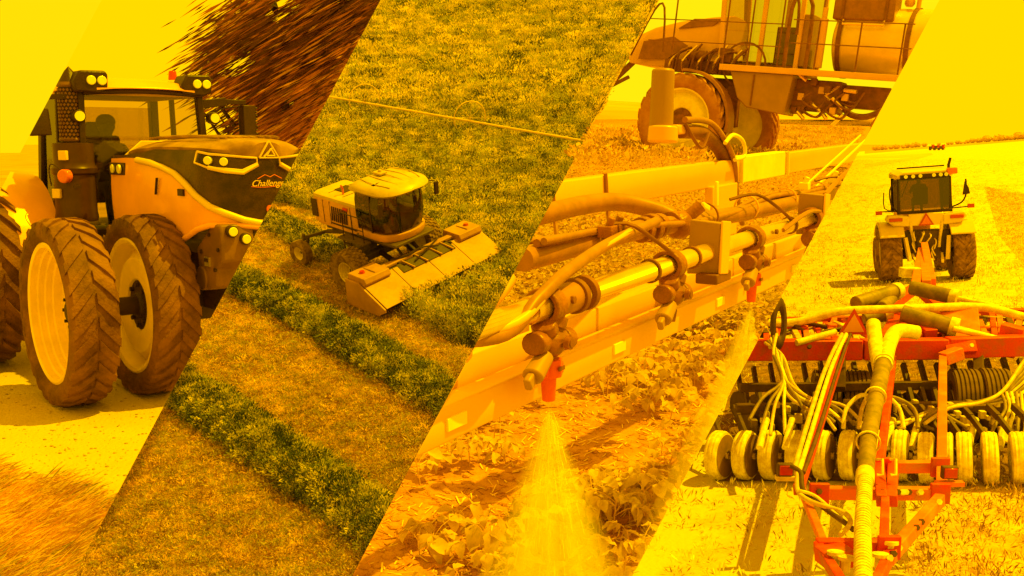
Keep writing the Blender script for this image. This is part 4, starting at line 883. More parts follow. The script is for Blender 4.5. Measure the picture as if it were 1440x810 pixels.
# plumbing under the platform
pr_ = random.Random(5)
for k in range(26):
    b = MB(); x = -2.45 - pr_.random() * 1.2; z = 1.55 + pr_.random() * .75; q = V((x, 1.3 + pr_.random() * .25, z))
    if k % 3 == 0: b.box(q, (.14, .10, .16)); S_('valve', b, 'hood' if k % 2 else 'dark', bevel=.01)
    elif k % 3 == 1: b.cyl(q, q + V((pr_.uniform(-.3, .3), .05, pr_.uniform(-.25, .25))), .045, n=8); S_('pipe', b, 'steel')
    else: b.tube([q, q + V((.15, .1, -.2)), q + V((-.2, .1, -.35)), q + V((-.35, 0, -.1))], .025, 6, 4); S_('hose', b, 'dark')
b = MB(); b.box((-2.9, 1.1, 1.95), (1.1, .5, .7)); b.box((-4.0, .9, 2.0), (1.5, .5, .5)); S_('pump', b, 'dark', bevel=.03)
b = MB(); b.tube([(-3.4, 1.3, 1.95), (-3.7, 1.35, 1.62), (-4.1, 1.35, 1.58), (-4.5, 1.3, 1.8)], .07, 8, 5); S_('hose', b, 'dark')
cut(sp, L34, 'left'); cut(sp, L23, 'right')
# ---- the boom in the foreground; local x runs along it, away to the right
T4 = frame((.05094, 1.60975, 4.54231), (.5227, .85203, .02873), (-.0150, -.0245, .9996))
bo = thing('spray_boom', 'yellow sprayer boom with steel pipe, hoses and nozzles above bean rows', 'spray boom', T4)
def G_(n, b, m, p=bo, **k): return b.build(n, B[m], p, **k)
X0, X1 = -.75, 6.0
b = MB(); b.box((2.6, .45, .096), (6.6, .05, .085)); G_('top_beam', b, 'beam', bevel=.004)
b = MB(); b.box((2.6, .12, -.105), (6.8, .05, .062)); G_('lower_beam', b, 'beam', bevel=.004)
b = MB(); b.box((2.6, .06, -.142), (6.8, .046, .056)); G_('lower_beam', b, 'beam', bevel=.004)
b = MB(); b.cyl((X0, 0, 0), (X1, 0, 0), .0195, n=20); G_('steel_pipe', b, 'steel')
b = MB(); b.tube([(.12, .11, .052), (.6, .11, .056), (.72, .11, .052), (.95, .1, .045), (2, .08, .03), (X1, .08, .02)], .021, 16, 4); G_('feed_pipe', b, 'hose', smooth=60)
b = MB(); b.tube([(-.1, .24, .10), (.3, .24, .098), (.60, .24, .105), (.74, .22, .10), (.82, .16, .075), (.84, .12, .05)], .021, 14, 6); G_('feed_hose', b, 'hose', smooth=60)
b = MB(); b.tube([(-.4, .05, .02), (-.16, -.01, -.02), (-.05, -.02, .022), (.06, -.01, .048), (.3, .03, .066), (.6, .07, .075)], .0105, 12, 8); G_('air_hose', b, 'hose', smooth=60)
b = MB(); b.tube([(-.35, .08, .0), (-.14, -.015, -.008), (-.0, -.018, .037), (.12, .0, .056), (.42, .045, .074)], .0075, 10, 8); G_('air_hose', b, 'beam', smooth=60)
for k, (y_, z_, r_) in enumerate(((.085, .082, .007), (.10, .078, .008), (.12, .080, .006))):
    b = MB(); pts = [(.15, y_, z_)]
    for j in range(1, 16): pts.append((.15 + j * .33, y_ + .008 * math.sin(j * 1.9 + k), z_ - .012 * j * (1 if j < 4 else .4) + .006 * math.sin(j * 2.3 + k * 2)))
    b.tube(pts, r_, 8, 4); G_('hose', b, ('hose', 'valve', 'hose')[k], smooth=60)
# pipe sleeve, clamps and couplings
for x in (.10, .135):
    b = MB(); b.lathe([(.020, -.006), (.030, -.006), (.031, .006), (.020, .006)], (x, 0, 0), (1, 0, 0), 28); G_('clamp_ring', b, 'dark', bevel=.001)
b = MB(); b.cyl((.02, 0, 0), (.115, 0, 0), .0255, n=24); G_('coupling', b, 'hose')
b = MB(); b.cyl((-.05, 0, 0), (.03, 0, 0), .0225, n=20); G_('coupling', b, 'steel')
for x, r in ((.62, .028), (.66, .031), (.70, .028), (.78, .027)):
    b = MB(); b.cyl((x - .012, .11, .054), (x + .012, .11, .054), r, n=18); G_('coupling', b, 'valve', bevel=.002)
b = MB(); b.ball((.80, .1, .048), .034, 12, (1.2, 1, 1)); b.cyl((.8, .1, .05), (.83, .06, .09), .015); G_('elbow', b, 'valve', smooth=60)
for x in (.95, 1.25, 1.6, 1.95, 2.4, 2.9):
    b = MB(); z = .045 - .012 * min(3, x - .95); b.lathe([(.030, -.0035), (.034, -.0035), (.034, .0035), (.030, .0035)], (x, .095, z + .008), (1, .1, 0), 20); G_('cable_tie', b, 'beam' if x > 1.2 else 'tie')
for x, zt, zb in ((.78, .142, -.0), (1.07, .145, .04)):
    b = MB(); b.tube([(x, .422, zt), (x + .005, .418, .055), (x - .02, .40, .02 if x < .8 else .01), (x - .08, .36, -.01)], .006, 6, 3); G_('cable_tie', b, 'tie')
for x in (2.15, 2.7):
    b = MB()
    for q in (((x, .423, .142), (x, .423, .05)), ((x, .423, .142), (x, .477, .142)), ((x, .423, .05), (x, .477, .05))): b.bar(q[0], q[1], .02, .006)
    G_('strap', b, 'rim')
b = MB(); b.box((2.42, .448, .098), (.5, .056, .095)); G_('plate', b, 'rim', bevel=.004)
# bracket plates holding the pipe
for x in (.72, 1.55, 2.6, 3.7):
    b = MB(); b.hexa([V(p) for p in ((x - .01, -.03, -.045), (x + .02, -.03, -.045), (x + .02, .045, -.05), (x - .01, .045, -.05), (x - .005, -.03, .065), (x + .015, -.03, .065), (x + .015, .04, .07), (x - .005, .04, .07))]); G_('bracket', b, 'grey', bevel=.003)
    b = MB(); b.box((x + .012, -.034, .01), (.05, .006, .115), Matrix.Rotation(.12, 3, 'Y')); G_('bracket_face', b, 'beam', bevel=.002)
    b = MB(); b.box((x + .01, -.01, -.055), (.09, .05, .022)); G_('bracket_foot', b, 'dark', bevel=.003)
for x in (1.95, 4.1):
    b = MB(); b.box((x, .42, -.03), (.24, .03, .18)); G_('upright', b, 'beam', bevel=.004)
# nozzle bodies
def nozzle(x, red):
    p = bpy.data.objects.new('nozzle_body', None); COL.objects.link(p); p.parent = bo; p.location = (x, -.002, 0); p.scale = (1.25, 1.25, 1.12)
    def g(n, b, m, **k): return b.build(n, B[m], p, **k)
    b = MB(); b.lathe([(.0195, -.012), (.027, -.012), (.028, .012), (.0195, .012)], (0, 0, 0), (1, 0, 0), 20); b.box((0, -.004, -.03), (.024, .03, .026)); g('saddle_clamp', b, 'valve', bevel=.002)
    b = MB(); b.ball((0, -.004, -.052), .026, 16, (1, .9, .9)); b.cyl((0, -.03, -.05), (0, -.038, -.05), .009); g('turret', b, 'valve', smooth=50)
    b = MB(); b.cyl((0, -.0385, -.05), (0, -.0395, -.05), .006, n=12); g('port', b, 'dark')
    for dx, dz, L_ in ((-.042, -.045, 1), (.042, -.055, 1), (.018, -.012, .7), (-.022, -.014, .6)):
        b = MB(); d = V((dx, -.004, dz + .05)); e = d.normalized() * .028 * L_ + V((0, -.004, -.05)); b.cyl((0, -.004, -.05), e + d.normalized() * .006, .013, .016, 12); b.cyl(e, e + d.normalized() * .018, .0175, .0165, 14); g('cap', b, 'valve', bevel=.002, smooth=40)
    b = MB(); d = V((-.9, -.12, -.42)).normalized(); q = V((-.022, -.012, -.066)); b.cyl(q, q + d * .047, .012, .014, 14); b.bar(q + d * .045, q + d * .065, .010, .018); g('side_nozzle', b, 'grey', bevel=.003, smooth=40)
    if red:
        b = MB(); b.cyl((0, -.004, -.076), (0, -.004, -.102), .019, n=8); b.box((.016, -.004, -.092), (.012, .022, .018)); b.box((-.016, -.004, -.092), (.01, .02, .014)); g('nozzle_cap', b, 'nozzle', bevel=.002)
        b = MB(); b.cyl((0, -.004, -.102), (0, -.004, -.138), .0105, .0085, 14); g('nozzle_tip', b, 'nozzle', bevel=.001)
        b = MB(); b.box((0, -.0235, -.088), (.014, .002, .006)); g('slot', b, 'dark')
    else:
        b = MB(); b.cyl((0, -.004, -.078), (-.008, -.004, -.10), .011, n=10); g('nozzle_cap', b, 'valve', bevel=.002)
for x, red in ((0, 1), (.5, 0), (1.0, 1), (1.52, 0), (2.1, 0)): nozzle(x, red)
rq = random.Random(41)
for k in range(22):
    x = rq.uniform(-.15, 3.2); b = MB(); kind = k % 4
    if kind == 0: b.cyl((x, -.022, .004), (x, -.03, .004), .007, n=6); G_('bolt', b, 'dark', bevel=.001)
    elif kind == 1: b.lathe([(.0205, -.004), (.024, -.004), (.024, .004), (.0205, .004)], (x, 0, 0), (1, 0, 0), 20); G_('pipe_clip', b, 'dark')
    elif kind == 2: b.box((x, .07, .078), (.03, .03, .022)); b.cyl((x, .07, .08), (x, .06, .105), .008, n=8); G_('fitting', b, 'valve' if k % 3 else 'rim', bevel=.002)
    else: b.tube([(x, .1, .08), (x + .06, .05, .09), (x + .1, .0, .05), (x + .16, -.02, .01)], .0045, 6, 4); G_('thin_hose', b, 'dark', smooth=60)
for x in (-.2, .35, .9, 1.5, 2.3): b = MB(); b.box((x, .0355, -.142), (.05, .006, .02)); G_('rivet_plate', b, 'rim', bevel=.001)
# yellow tags and thin rods
b = MB(); b.box((.86, .06, .085), (.04, .01, .014), Matrix.Rotation(.3, 3, 'Y')); b.box((.93, .06, .11), (.014, .008, .06)); G_('wire_tag', b, 'rim', bevel=.003)
b = MB(); b.bar((1.9, .1, .05), (3.1, .2, .19), .006); b.bar((1.86, .12, .06), (3.05, .22, .2), .005); G_('thin_rod', b, 'rim')
b = MB(); b.tube([(1.75, .02, .05), (2.1, .04, .1), (2.5, .05, .12), (2.8, .1, .08), (2.6, .04, .03)], .008, 6, 5); b.tube([(1.2, -.02, .0), (1.4, -.03, .03), (1.6, -.02, .01)], .006, 6, 5); G_('thin_hose', b, 'hose')
b = MB(); b.box((-.08, .02, -.02), (.05, .05, .02)); b.tube([(-.12, .1, .06), (-.14, .06, -.04), (-.17, .04, -.05)], .012, 8, 4); b.tube([(-.25, .05, -.05), (-.12, .02, .03), (-.06, .03, .05)], .014, 8, 4); G_('hose_end', b, 'hood', smooth=50)
cut(bo, L23, 'right'); cut(bo, L34, 'left')
# ---- float cylinder on its cup with hoses, standing on the top beam
fc = thing('hose_canister', 'upright tan cylinder in a cup with looped hoses above the boom beam', 'canister', T4)
b = MB(); b.cyl((1.57, .48, .235), (1.585, .48, .435), .037, .035, 24); b.build('canister', B['grey'], fc, bevel=.008)
b = MB(); b.cyl((1.56, .47, .212), (1.565, .47, .262), .047, .045, 20); b.box((1.66, .46, .25), (.12, .05, .03)); b.build('cup', B['hood'], fc, bevel=.006)
b = MB(); b.tube([(1.66, .45, .245), (1.86, .45, .23), (2.03, .45, .16), (2.12, .46, .05), (2.16, .46, -.08)], .024, 10, 6); b.build('hose', B['dark'], fc, smooth=60)
b = MB(); b.tube([(1.64, .43, .28), (1.85, .43, .27), (1.97, .42, .21), (2.07, .42, .13), (2.13, .43, .02), (2.2, .43, -.1)], .010, 8, 6); b.build('hose', B['hose'], fc, smooth=60)
b = MB(); b.tube([(1.92, .4, .2), (2.0, .4, .225), (2.1, .4, .2), (2.12, .4, .15), (2.02, .4, .14)], .007, 8, 6); b.build('hose_loop', B['rim'], fc, smooth=60)
b = MB(); b.tube([(1.64, .43, .27), (1.75, .42, .19), (1.82, .42, .235)], .006, 6, 5); b.build('cable', B['dark'], fc)
# ---- spray plumes: fine mist falling from the two open nozzles
def mist(dens, noise):
    m = bpy.data.materials.new('spray mist'); m.use_nodes = True; t = m.node_tree; t.nodes.clear(); n = t.nodes.new; l = t.links.new
    pv = n('ShaderNodeVolumeScatter'); pv.inputs['Color'].default_value = (1, 1, 1, 1)
    tc = n('ShaderNodeTexCoord'); sx = n('ShaderNodeSeparateXYZ'); l(tc.outputs['Object'], sx.inputs[0])
    # density falls with distance from the tip (object origin, z downwards negative) and breaks into streaks by direction
    dv = n('ShaderNodeVectorMath'); dv.operation = 'NORMALIZE'; l(tc.outputs['Object'], dv.inputs[0])
    nz = n('ShaderNodeTexNoise'); nz.inputs['Scale'].default_value = noise; nz.inputs['Detail'].default_value = 3; l(dv.outputs[0], nz.inputs['Vector'])
    ln = n('ShaderNodeVectorMath'); ln.operation = 'LENGTH'; l(tc.outputs['Object'], ln.inputs[0])
    iv = n('ShaderNodeMath'); iv.operation = 'DIVIDE'; iv.inputs[0].default_value = dens; ad = n('ShaderNodeMath'); ad.inputs[1].default_value = .05; l(ln.outputs['Value'], ad.inputs[0]); l(ad.outputs[0], iv.inputs[1])
    dot = n('ShaderNodeVectorMath'); dot.operation = 'DOT_PRODUCT'; dot.inputs[1].default_value = (0, 0, -1); l(dv.outputs[0], dot.inputs[0])
    fo = n('ShaderNodeMapRange'); fo.inputs[1].default_value = .918; fo.inputs[2].default_value = 1.0; fo.inputs[3].default_value = .0; fo.inputs[4].default_value = 1; l(dot.outputs['Value'], fo.inputs[0])
    mr_ = n('ShaderNodeMapRange'); mr_.inputs[1].default_value = .35; mr_.inputs[2].default_value = .7; mr_.inputs[3].default_value = .25; mr_.inputs[4].default_value = 1.6; l(nz.outputs[0], mr_.inputs[0])
    m1 = n('ShaderNodeMath'); m1.operation = 'MULTIPLY'; l(iv.outputs[0], m1.inputs[0]); l(mr_.outputs[0], m1.inputs[1])
    m2 = n('ShaderNodeMath'); m2.operation = 'MULTIPLY'; l(m1.outputs[0], m2.inputs[0]); l(fo.outputs[0], m2.inputs[1]); fe = n('ShaderNodeMapRange'); fe.inputs[1].default_value = .25; fe.inputs[2].default_value = .74; fe.inputs[3].default_value = 1; fe.inputs[4].default_value = .12; l(ln.outputs['Value'], fe.inputs[0]); m3 = n('ShaderNodeMath'); m3.operation = 'MULTIPLY'; l(m2.outputs[0], m3.inputs[0]); l(fe.outputs[0], m3.inputs[1]); l(m3.outputs[0], pv.inputs['Density'])
    o_ = n('ShaderNodeOutputMaterial'); l(pv.outputs[0], o_.inputs['Volume']); return m
def plume(p, d, ln, rad, dens, label):
    z_ = -V(d).normalized(); x_, y_, _ = basis(z_); Mx = Matrix((x_, y_, z_)).transposed().to_4x4(); Mx.translation = p
    b = MB(); b.lathe([(.004, 0), (rad * .33, -ln * .33), (rad * .68, -ln * .66), (rad, -ln), (.0, -ln * 1.02)], (0, 0, 0), (0, 0, 1), 28, loop=False)
    o = b.build('spray_plume', mist(dens, 9), None, smooth=60); o.matrix_world = Mx; tag(o, label, 'spray', 'spray falling from the nozzles')
    cut(o, L34, 'left'); return o
tip1 = T4 @ V((0, -.008, -.156)); tip3 = T4 @ V((1.0, -.008, -.156))
plume(tip1, (.02, .0, -1), .76, .33, 2.9, 'bright spray plume falling from the nearest red nozzle onto bean plants')
plume(tip3, (-.13, -.02, -1), .76, .22, 3.2, 'narrow spray plume slanting down from the farther red nozzle')
# drops inside the plumes
md_ = mat('water drops', (1, 1, .9), .9, var=.0, spec=0)
b = MB(); r_ = random.Random(8)
for tp, dd, sprd, cnt in ((tip1, V((.02, 0, -1)), .22, 420), (tip3, V((-.13, -.02, -1)), .12, 200)):
    for _ in range(cnt):
        d = (dd + V((r_.gauss(0, sprd * .6), r_.gauss(0, sprd * .6), 0))).normalized(); t = r_.random() ** 1.6 * .7 + .02; q = tp + d * t; l_ = r_.uniform(.006, .035)
        b.bar(q, q + d * l_, .0005)
o = b.build('spray_droplets', md_, None, smooth=0); cut(o, L34, 'left'); o['kind'] = 'stuff'; o['label'] = 'fine drops falling inside the spray plumes'
# ---- far bean rows (too small to tell leaves apart)
mb_ = [mat('bean leaf far', (.84, .62, .05), .8, var=.3, scale=3, rand=.25, trans=.35), mat('bean leaf mid', (.74, .50, .04), .8, var=.3, scale=3, rand=.3, trans=.35), mat('dry crop litter', (.72, .46, .04), .8, var=.3, rand=.3)]
src_b = [source(plant_clump(80 + k, 22, .16, .16, .085, .055, .8), 'bean_clump', mb_[(0, 1, 0, 2, 0)[k]]) for k in range(5)]
def inset(p0, p1, y): return (edge_x(p0, y) + 7, y), (edge_x(p1, y) - 9, y)
def strip3(y0, y1): a, b_ = inset(L23, L34, y0); c, d = inset(L23, L34, y1); return [a, b_, d, c]
scatter('far_beans', [(strip3(182, 205), 3), (strip3(205, 232), 7)], FIELD3, src_b, 21, .7, 1.5, label='low bean crop beyond the boom')
rb_ = random.Random(17); nb_ = [MB(), MB(), MB()]
for _ in range(2600):
    y = 230 + 250 * rb_.random() ** 1.35; x = rb_.uniform(edge_x(L23, y) - 10, edge_x(L34, y) + 10); q = on(FIELD3, x, y); k = rb_.choice((0, 0, 1, 1, 2))
    for _ in range(15):
        a = rb_.uniform(0, 2 * PI); r0 = rb_.uniform(0, .13); p_ = q + V((r0 * math.cos(a), r0 * math.sin(a), rb_.uniform(.01, .16))); rnd = rb_
        leaf(nb_[k], p_, V((math.cos(a), math.sin(a), rb_.uniform(-.3, .6))).normalized(), rb_.uniform(.025, .055), rb_.uniform(.018, .036))
nb0 = nb_[0].build('bean_rows', mb_[0], None, smooth=0); nb0['kind'] = 'stuff'; nb0['label'] = 'dense low bean rows just behind the boom'
for k in (1, 2): o2 = nb_[k].build('foliage', mb_[k], nb0, smooth=0); o2['kind'] = 'stuff'
cut(nb0, L23, 'right'); cut(nb0, L34, 'left')
# ---- straw and clods on the soil
mst = [mat('straw pieces', (.90, .62, .06), .85, var=.25, scale=12), mat('brown stalk pieces', (.62, .26, .03), .9, var=.3, scale=12)]
bb = [MB(), MB()]; r_ = random.Random(4)
for _ in range(3600):
    y = 400 + 440 * r_.random() ** .8; x = r_.uniform(edge_x(L23, y) - 5, edge_x(L34, y) + 5); q = on(FIELD3, x, y); 
    dens = .35 + .65 * min(1, max(0, (x - edge_x(L23, y) - 90) / 120)) 
    if r_.random() > dens: continue
    a = r_.uniform(0, PI); l_ = r_.uniform(.012, .055); d = V((math.cos(a), math.sin(a), r_.uniform(-.1, .25))).normalized()
    k = 0 if r_.random() < .55 else 1; bb[k].bar(q + V((0, 0, .002)), q + d * l_ + V((0, 0, .004)), r_.uniform(.0015, .005), .0018)
stw = bb[0].build('straw_litter', mst[0], None, smooth=0); stw['kind'] = 'stuff'; stw['label'] = 'straw and stalk pieces lying on the bean soil'; o2 = bb[1].build('stalk_litter', mst[1], stw, smooth=0); o2['kind'] = 'stuff'
cut(stw, L23, 'right'); cut(stw, L34, 'left')
b = MB()
for _ in range(1500):
    y = 430 + 400 * r_.random() ** .8; x = r_.uniform(edge_x(L23, y), edge_x(L34, y)); q = on(FIELD3, x, y); s_ = .004 + .016 * r_.random() ** 4
    b.ball(q, s_, 6, (r_.uniform(.8, 1.4), r_.uniform(.8, 1.4), r_.uniform(.4, .8)))
cl = b.build('soil_clods', m_soil, None, smooth=0); cl['kind'] = 'stuff'; cl['label'] = 'small crumbs and clods of brown soil'; cut(cl, L23, 'right'); cut(cl, L34, 'left')
# ---- bean plants
def leaflet(l, w_, bend, seed):
    r = random.Random(seed); b = MB(); rows = 6; vs = []
    for i in range(rows + 1):
        t = i / rows; hw = w_ / 2 * (math.sin(PI * min(1, t * .96 + .04)) ** .75) * (1 - .28 * t) * 1.15 * r.uniform(.88, 1.08); zc = -bend * t * t * l
        f1, f2 = .35 + r.uniform(-.25, .3), .35 + r.uniform(-.25, .3); vs += [V((t * l, -hw, zc + hw * f1)), V((t * l, 0, zc)), V((t * l, hw, zc + hw * f2))]
    for i in range(rows):
        for k in (0, 1): b.f.append((i * 3 + k, i * 3 + k + 1, (i + 1) * 3 + k + 1, (i + 1) * 3 + k))
    b.v = vs; return b
mlf = [mat('bean leaf', (.80, .58, .05), .7, var=.25, scale=28, trans=.48), mat('bean leaf dull green', (.66, .46, .04), .7, var=.25, scale=28, trans=.48), mat('bean leaf bright', (.86, .66, .06), .7, var=.2, scale=28, trans=.45)]  # leaf tones mixed at random over the plants
leafm = []
for k in range(6):
    o = leaflet((.052, .060, .045, .056, .040, .064)[k], (.040, .044, .034, .038, .032, .046)[k], (.35, .7, .2, 1.0, .5, .15)[k], k).build('leaf', mlf[k % 3], None, smooth=60); leafm.append(o.data); bpy.data.objects.remove(o)
mstem = mat('bean stem', (.72, .44, .05), .7, var=.2)
descr = ['tall bean plant', 'low spreading bean plant', 'young few-leaved bean plant', 'bushy bean plant', 'leaning bean plant']
def bean(px, py, s, seed, label):
    r = random.Random(seed); root = thing('bean_plant', label, 'bean plant', Matrix.Translation(on(FIELD3, px, py)) @ Matrix.Rotation(r.uniform(0, 6.28), 4, 'Z') @ Matrix.Scale(s, 4), 'bean plants growing in the soil rows')
    b = MB(); h = r.uniform(.07, .13); nb = r.choice([3, 4, 5]); leaves = []
    top = V((r.uniform(-.02, .02), r.uniform(-.02, .02), h)); b.tube([(0, 0, -.005), top * .5 + V((.004, 0, 0)), top], .0022, 5, 2)
    for k in range(nb):
        a = 2 * PI * k / nb + r.uniform(-.5, .5); t = r.uniform(.35, 1); st = top * t; e = st + V((math.cos(a) * r.uniform(.03, .07), math.sin(a) * r.uniform(.03, .07), r.uniform(.015, .05))); b.tube([st, lerp(st, e, .5) + V((0, 0, .008)), e], .0013, 4, 2)
        for j in (-1, 0, 1): leaves.append((e, a + j * 1.25 + r.uniform(-.2, .2), r.uniform(-.1, .55)))
    b.build('stem', mstem, root, smooth=60)
    for e, a, p in leaves:
        o = bpy.data.objects.new('leaf', leafm[r.randrange(6)]); COL.objects.link(o); o.parent = root
        o.matrix_basis = Matrix.Translation(e) @ Matrix.Rotation(a, 4, 'Z') @ Matrix.Rotation(p, 4, 'Y') @ Matrix.Rotation(r.uniform(-.5, .5), 4, 'X') @ Matrix.Scale(r.uniform(.6, 1.2), 4)
    return root
spots = []
r_ = random.Random(12)
def patch(x0, y0, x1, y1, wid, n_):
    for k in range(n_):
        t = (k + r_.random()) / n_; spots.append((lerp(x0, x1, t) + r_.uniform(-wid, wid), lerp(y0, y1, t) + r_.uniform(-wid * .4, wid * .4)))
patch(840, 560, 960, 480, 30, 12); patch(900, 600, 1040, 500, 34, 16); patch(1000, 500, 1090, 420, 22, 12); patch(860, 560, 1080, 450, 30, 14)
patch(650, 610, 735, 575, 26, 9); patch(620, 660, 720, 640, 24, 6); patch(700, 560, 850, 520, 12, 4)
patch(700, 800, 880, 740, 45, 16); patch(760, 740, 960, 660, 36, 12); patch(600, 790, 640, 740, 12, 3); patch(575, 690, 590, 680, 4, 1); patch(620, 850, 900, 830, 40, 8); patch(880, 800, 930, 700, 22, 6); patch(960, 640, 1010, 590, 20, 5); patch(880, 560, 1060, 500, 40, 16); patch(640, 590, 760, 560, 20, 8); patch(720, 780, 900, 700, 60, 14)
spots = [(x, y) for x, y in spots if edge_x(L23, y) - 10 < x < edge_x(L34, y) + 10]
def where(x, y):
    if y > 775: return 'along the plot front edge'
    if y > 700: return 'where the near spray lands'
    if x < 740: return 'on soil left of near spray'
    if y > 600: return 'right of the near spray'
    if x > 1000: return 'below the farther red nozzle'
    if x > 900: return 'between the two red nozzles'
    return 'right of nearest red nozzle'
zones = {}
for p_ in spots: zones.setdefault(where(*p_), []).append(p_)
i = 0
for z_, pl_ in zones.items():
    pl_.sort(); 
    for j, (x, y) in enumerate(pl_):
        n_ = len(pl_); low = j < len(ORD) or n_ - 1 - j < len(ORD)
        o = bean(x, y, r_.uniform(.72, 1.05), 100 + i, f'{descr[i % 5]}, {rank(j, n_)}, {z_}'); i += 1
        if abs(x - edge_x(L23, y)) < 120: cut(o, L23, 'right')
        if abs(x - edge_x(L34, y)) < 130: cut(o, L34, 'left')
# ================================================================ PLOT 4: STUBBLE FIELD WITH TRACTOR AND AIR SEEDER
n4 = FIELD4[0]
D4 = dict(M); D4['tyre'] = mat('dusty tan tyre', (.16, .075, .012), .85, scale=5, c2=(.36, .19, .025)); D4['rim'] = M['paint2']
DU = mat('dusty metal four', (.14, .075, .015), .6, var=.4, scale=6)
# ---- tractor seen from behind
a_, b_ = on(FIELD4, 1250, 396), on(FIELD4, 1353, 391); Tt = frame((a_ + b_) / 2, n4.cross(b_ - a_), n4)
ft = thing('tractor', 'yellow tractor seen from behind pulling the red implement over bright stubble', 'tractor', Tt)
def F_(n, b, m, p=None, **k): return b.build(n, D4[m] if isinstance(m, str) else m, p or ft, **k)
for sg in (-1, 1):
    wheel(ft, (0, sg * 1.2, 1.0), (0, sg, 0), 1.02, .70, .5, D4, 'ag', 18, n=44)
    wheel(ft, (3.0, sg * 1.1, .7), (0, sg, 0), .70, .5, .4, D4, 'ag', 18, n=32)
b = MB(); b.box((1.4, 0, 1.2), (3.6, .7, .6)); b.cyl((0, -1.1, .96), (0, 1.1, .96), .18); b.box((-.1, 0, 1.3), (.7, 1.1, 1.0)); F_('chassis', b, DU, bevel=.03)
for y in (-.62, .62): b = MB(); b.box((-.45, y, 1.35), (.3, .3, .9)); F_('rear_tank', b, D4['dark'], bevel=.04)
b = MB(); b.loft([[V((x, y * .5, z)) for y, z in ((-1, 1.4), (-1, 2.2), (-.7, 2.4), (.7, 2.4), (1, 2.2), (1, 1.4))] for x in (1.6, 3.9)]); F_('hood', b, 'paint', bevel=.04)
for sg in (-1, 1):
    rings = [[V((math.cos(a) * r, sg * y, .96 + math.sin(a) * r)) for y, r in ((.75, 1.12), (.75, 1.20), (1.55, 1.20), (1.58, 1.12))] for a in [lerp(.6, 2.5, k / 8) for k in range(9)]]
    b = MB(); b.loft(rings); F_('fender', b, 'paint2', bevel=.02, smooth=50)
    b = MB(); b.loft([[V((x, sg * y, z)) for y, z in ((.55, 1.98), (.55, 2.34), (1.25, 2.42), (1.34, 2.25), (1.1, 2.02))] for x in (-.65, -.2)]); F_('fender_panel', b, 'paint2', bevel=.05)
    b = MB(); b.box((-.68, sg * 1.0, 2.24), (.04, .44, .12)); F_('tail_lamp', b, 'redlens', bevel=.03)
    b = MB(); b.bar((-.3, sg * .9, 2.52), (-.3, sg * 1.5, 2.54), .04); F_('lamp_arm', b, 'dark')
    b = MB(); b.box((-.32, sg * 1.52, 2.5 + (.06 if sg < 0 else 0)), (.06, .22, .14)); F_('marker_lamp', b, 'redlens')
b = MB(); b.box((-.55, 0, 2.2), (.12, 1.15, .42)); F_('rear_panel', b, 'paint2', bevel=.03)
def tri(c, r, x, m, nm, p=None, th=.02):
    b = MB(); b.prism([(r * math.sin(a), r * math.cos(a)) for a in (0, 2 * PI / 3, -2 * PI / 3)], (0, th), lambda u, v, w_: c + V((x - w_, u, v))); return F_(nm, b, m, p)
st = tri(V((0, 0, 2.14)), .30, -.62, D4['redlens'], 'warning_triangle'); tri(V((0, 0, 2.14)), .20, -.643, D4['amber'], 'triangle_field', st)
# cab
for x, y in ((-.35, -.86), (-.35, .86), (1.3, -.86), (1.3, .86)):
    b = MB(); b.bar((x, y, 2.4), (x + (.05 if x < 0 else -.05), y * .96, 3.66), .11, .11); F_('cab_pillar', b, 'plastic', bevel=.02)
b = MB(); b.box((-.38, 0, 2.46), (.08, 1.75, .10)); b.box((-.33, 0, 3.62), (.08, 1.7, .1)); F_('window_frame', b, 'plastic', bevel=.01)
for x in (-.38, 1.33):
    b = MB(); b.box((x, 0, 3.04), (.012, 1.66, 1.14)); F_('rear_window' if x < 0 else 'front_window', b, 'glassd', smooth=0)
for sg in (-1, 1):
    b = MB(); b.box((.48, sg * .85, 3.04), (1.6, .012, 1.14)); F_('side_window', b, 'glass', smooth=0)
b = MB(); b.loft([[V((x, y * hw, z)) for y, z in ((-1, 3.66), (-1, z0), (-.8, z0 + .12), (.8, z0 + .12), (1, z0), (1, 3.66))] for x, hw, z0 in ((-.55, .88, 3.74), (-.4, .95, 3.80), (1.2, .95, 3.84), (1.45, .85, 3.76))]); F_('cab_roof', b, 'paint2', smooth=30, bevel=.02)
b = MB(); b.bar((.6, -.85, 4.0), (.6, .75, 4.0), .05, .05); F_('roof_bar', b, 'dark')
b = MB(); b.box((-.58, 0, 3.72), (.05, 1.6, .12)); lb = F_('light_bar', b, 'plastic')
for y in (.62, .38, .14, -.30, -.52, -.70):
    b = MB(); b.cyl((-.6, y, 3.72), (-.64, y, 3.72), .065, n=12); F_('lamp', b, 'lamp', lb)
b = MB(); b.box((-.5, -.9, 3.82), (.3, .34, .22)); F_('beacon', b, 'amber', bevel=.04)
b = MB(); b.cyl((.9, -1.05, 2.5), (.9, -1.05, 3.6), .08, n=12); b.cyl((.9, -1.05, 3.6), (.9, -1.05, 4.05), .05, n=10); b.bar((.9, -1.05, 4.0), (.9, -1.12, 4.25), .08); F_('exhaust_stack', b, 'dark')
b = MB(); b.tube([(-.2, -.9, 2.55), (-.2, -1.25, 2.7), (-.2, -1.4, 3.0), (-.2, -1.4, 3.5)], .03, 6, 3); F_('mirror_arm', b, 'dark')
b = MB(); b.prism([(-1.28, 2.95), (-1.52, 2.98), (-1.48, 3.2), (-1.36, 3.42)], (-.25, -.18), lambda u, v, w_: V((w_, u, v))); F_('mirror', b, 'plastic')
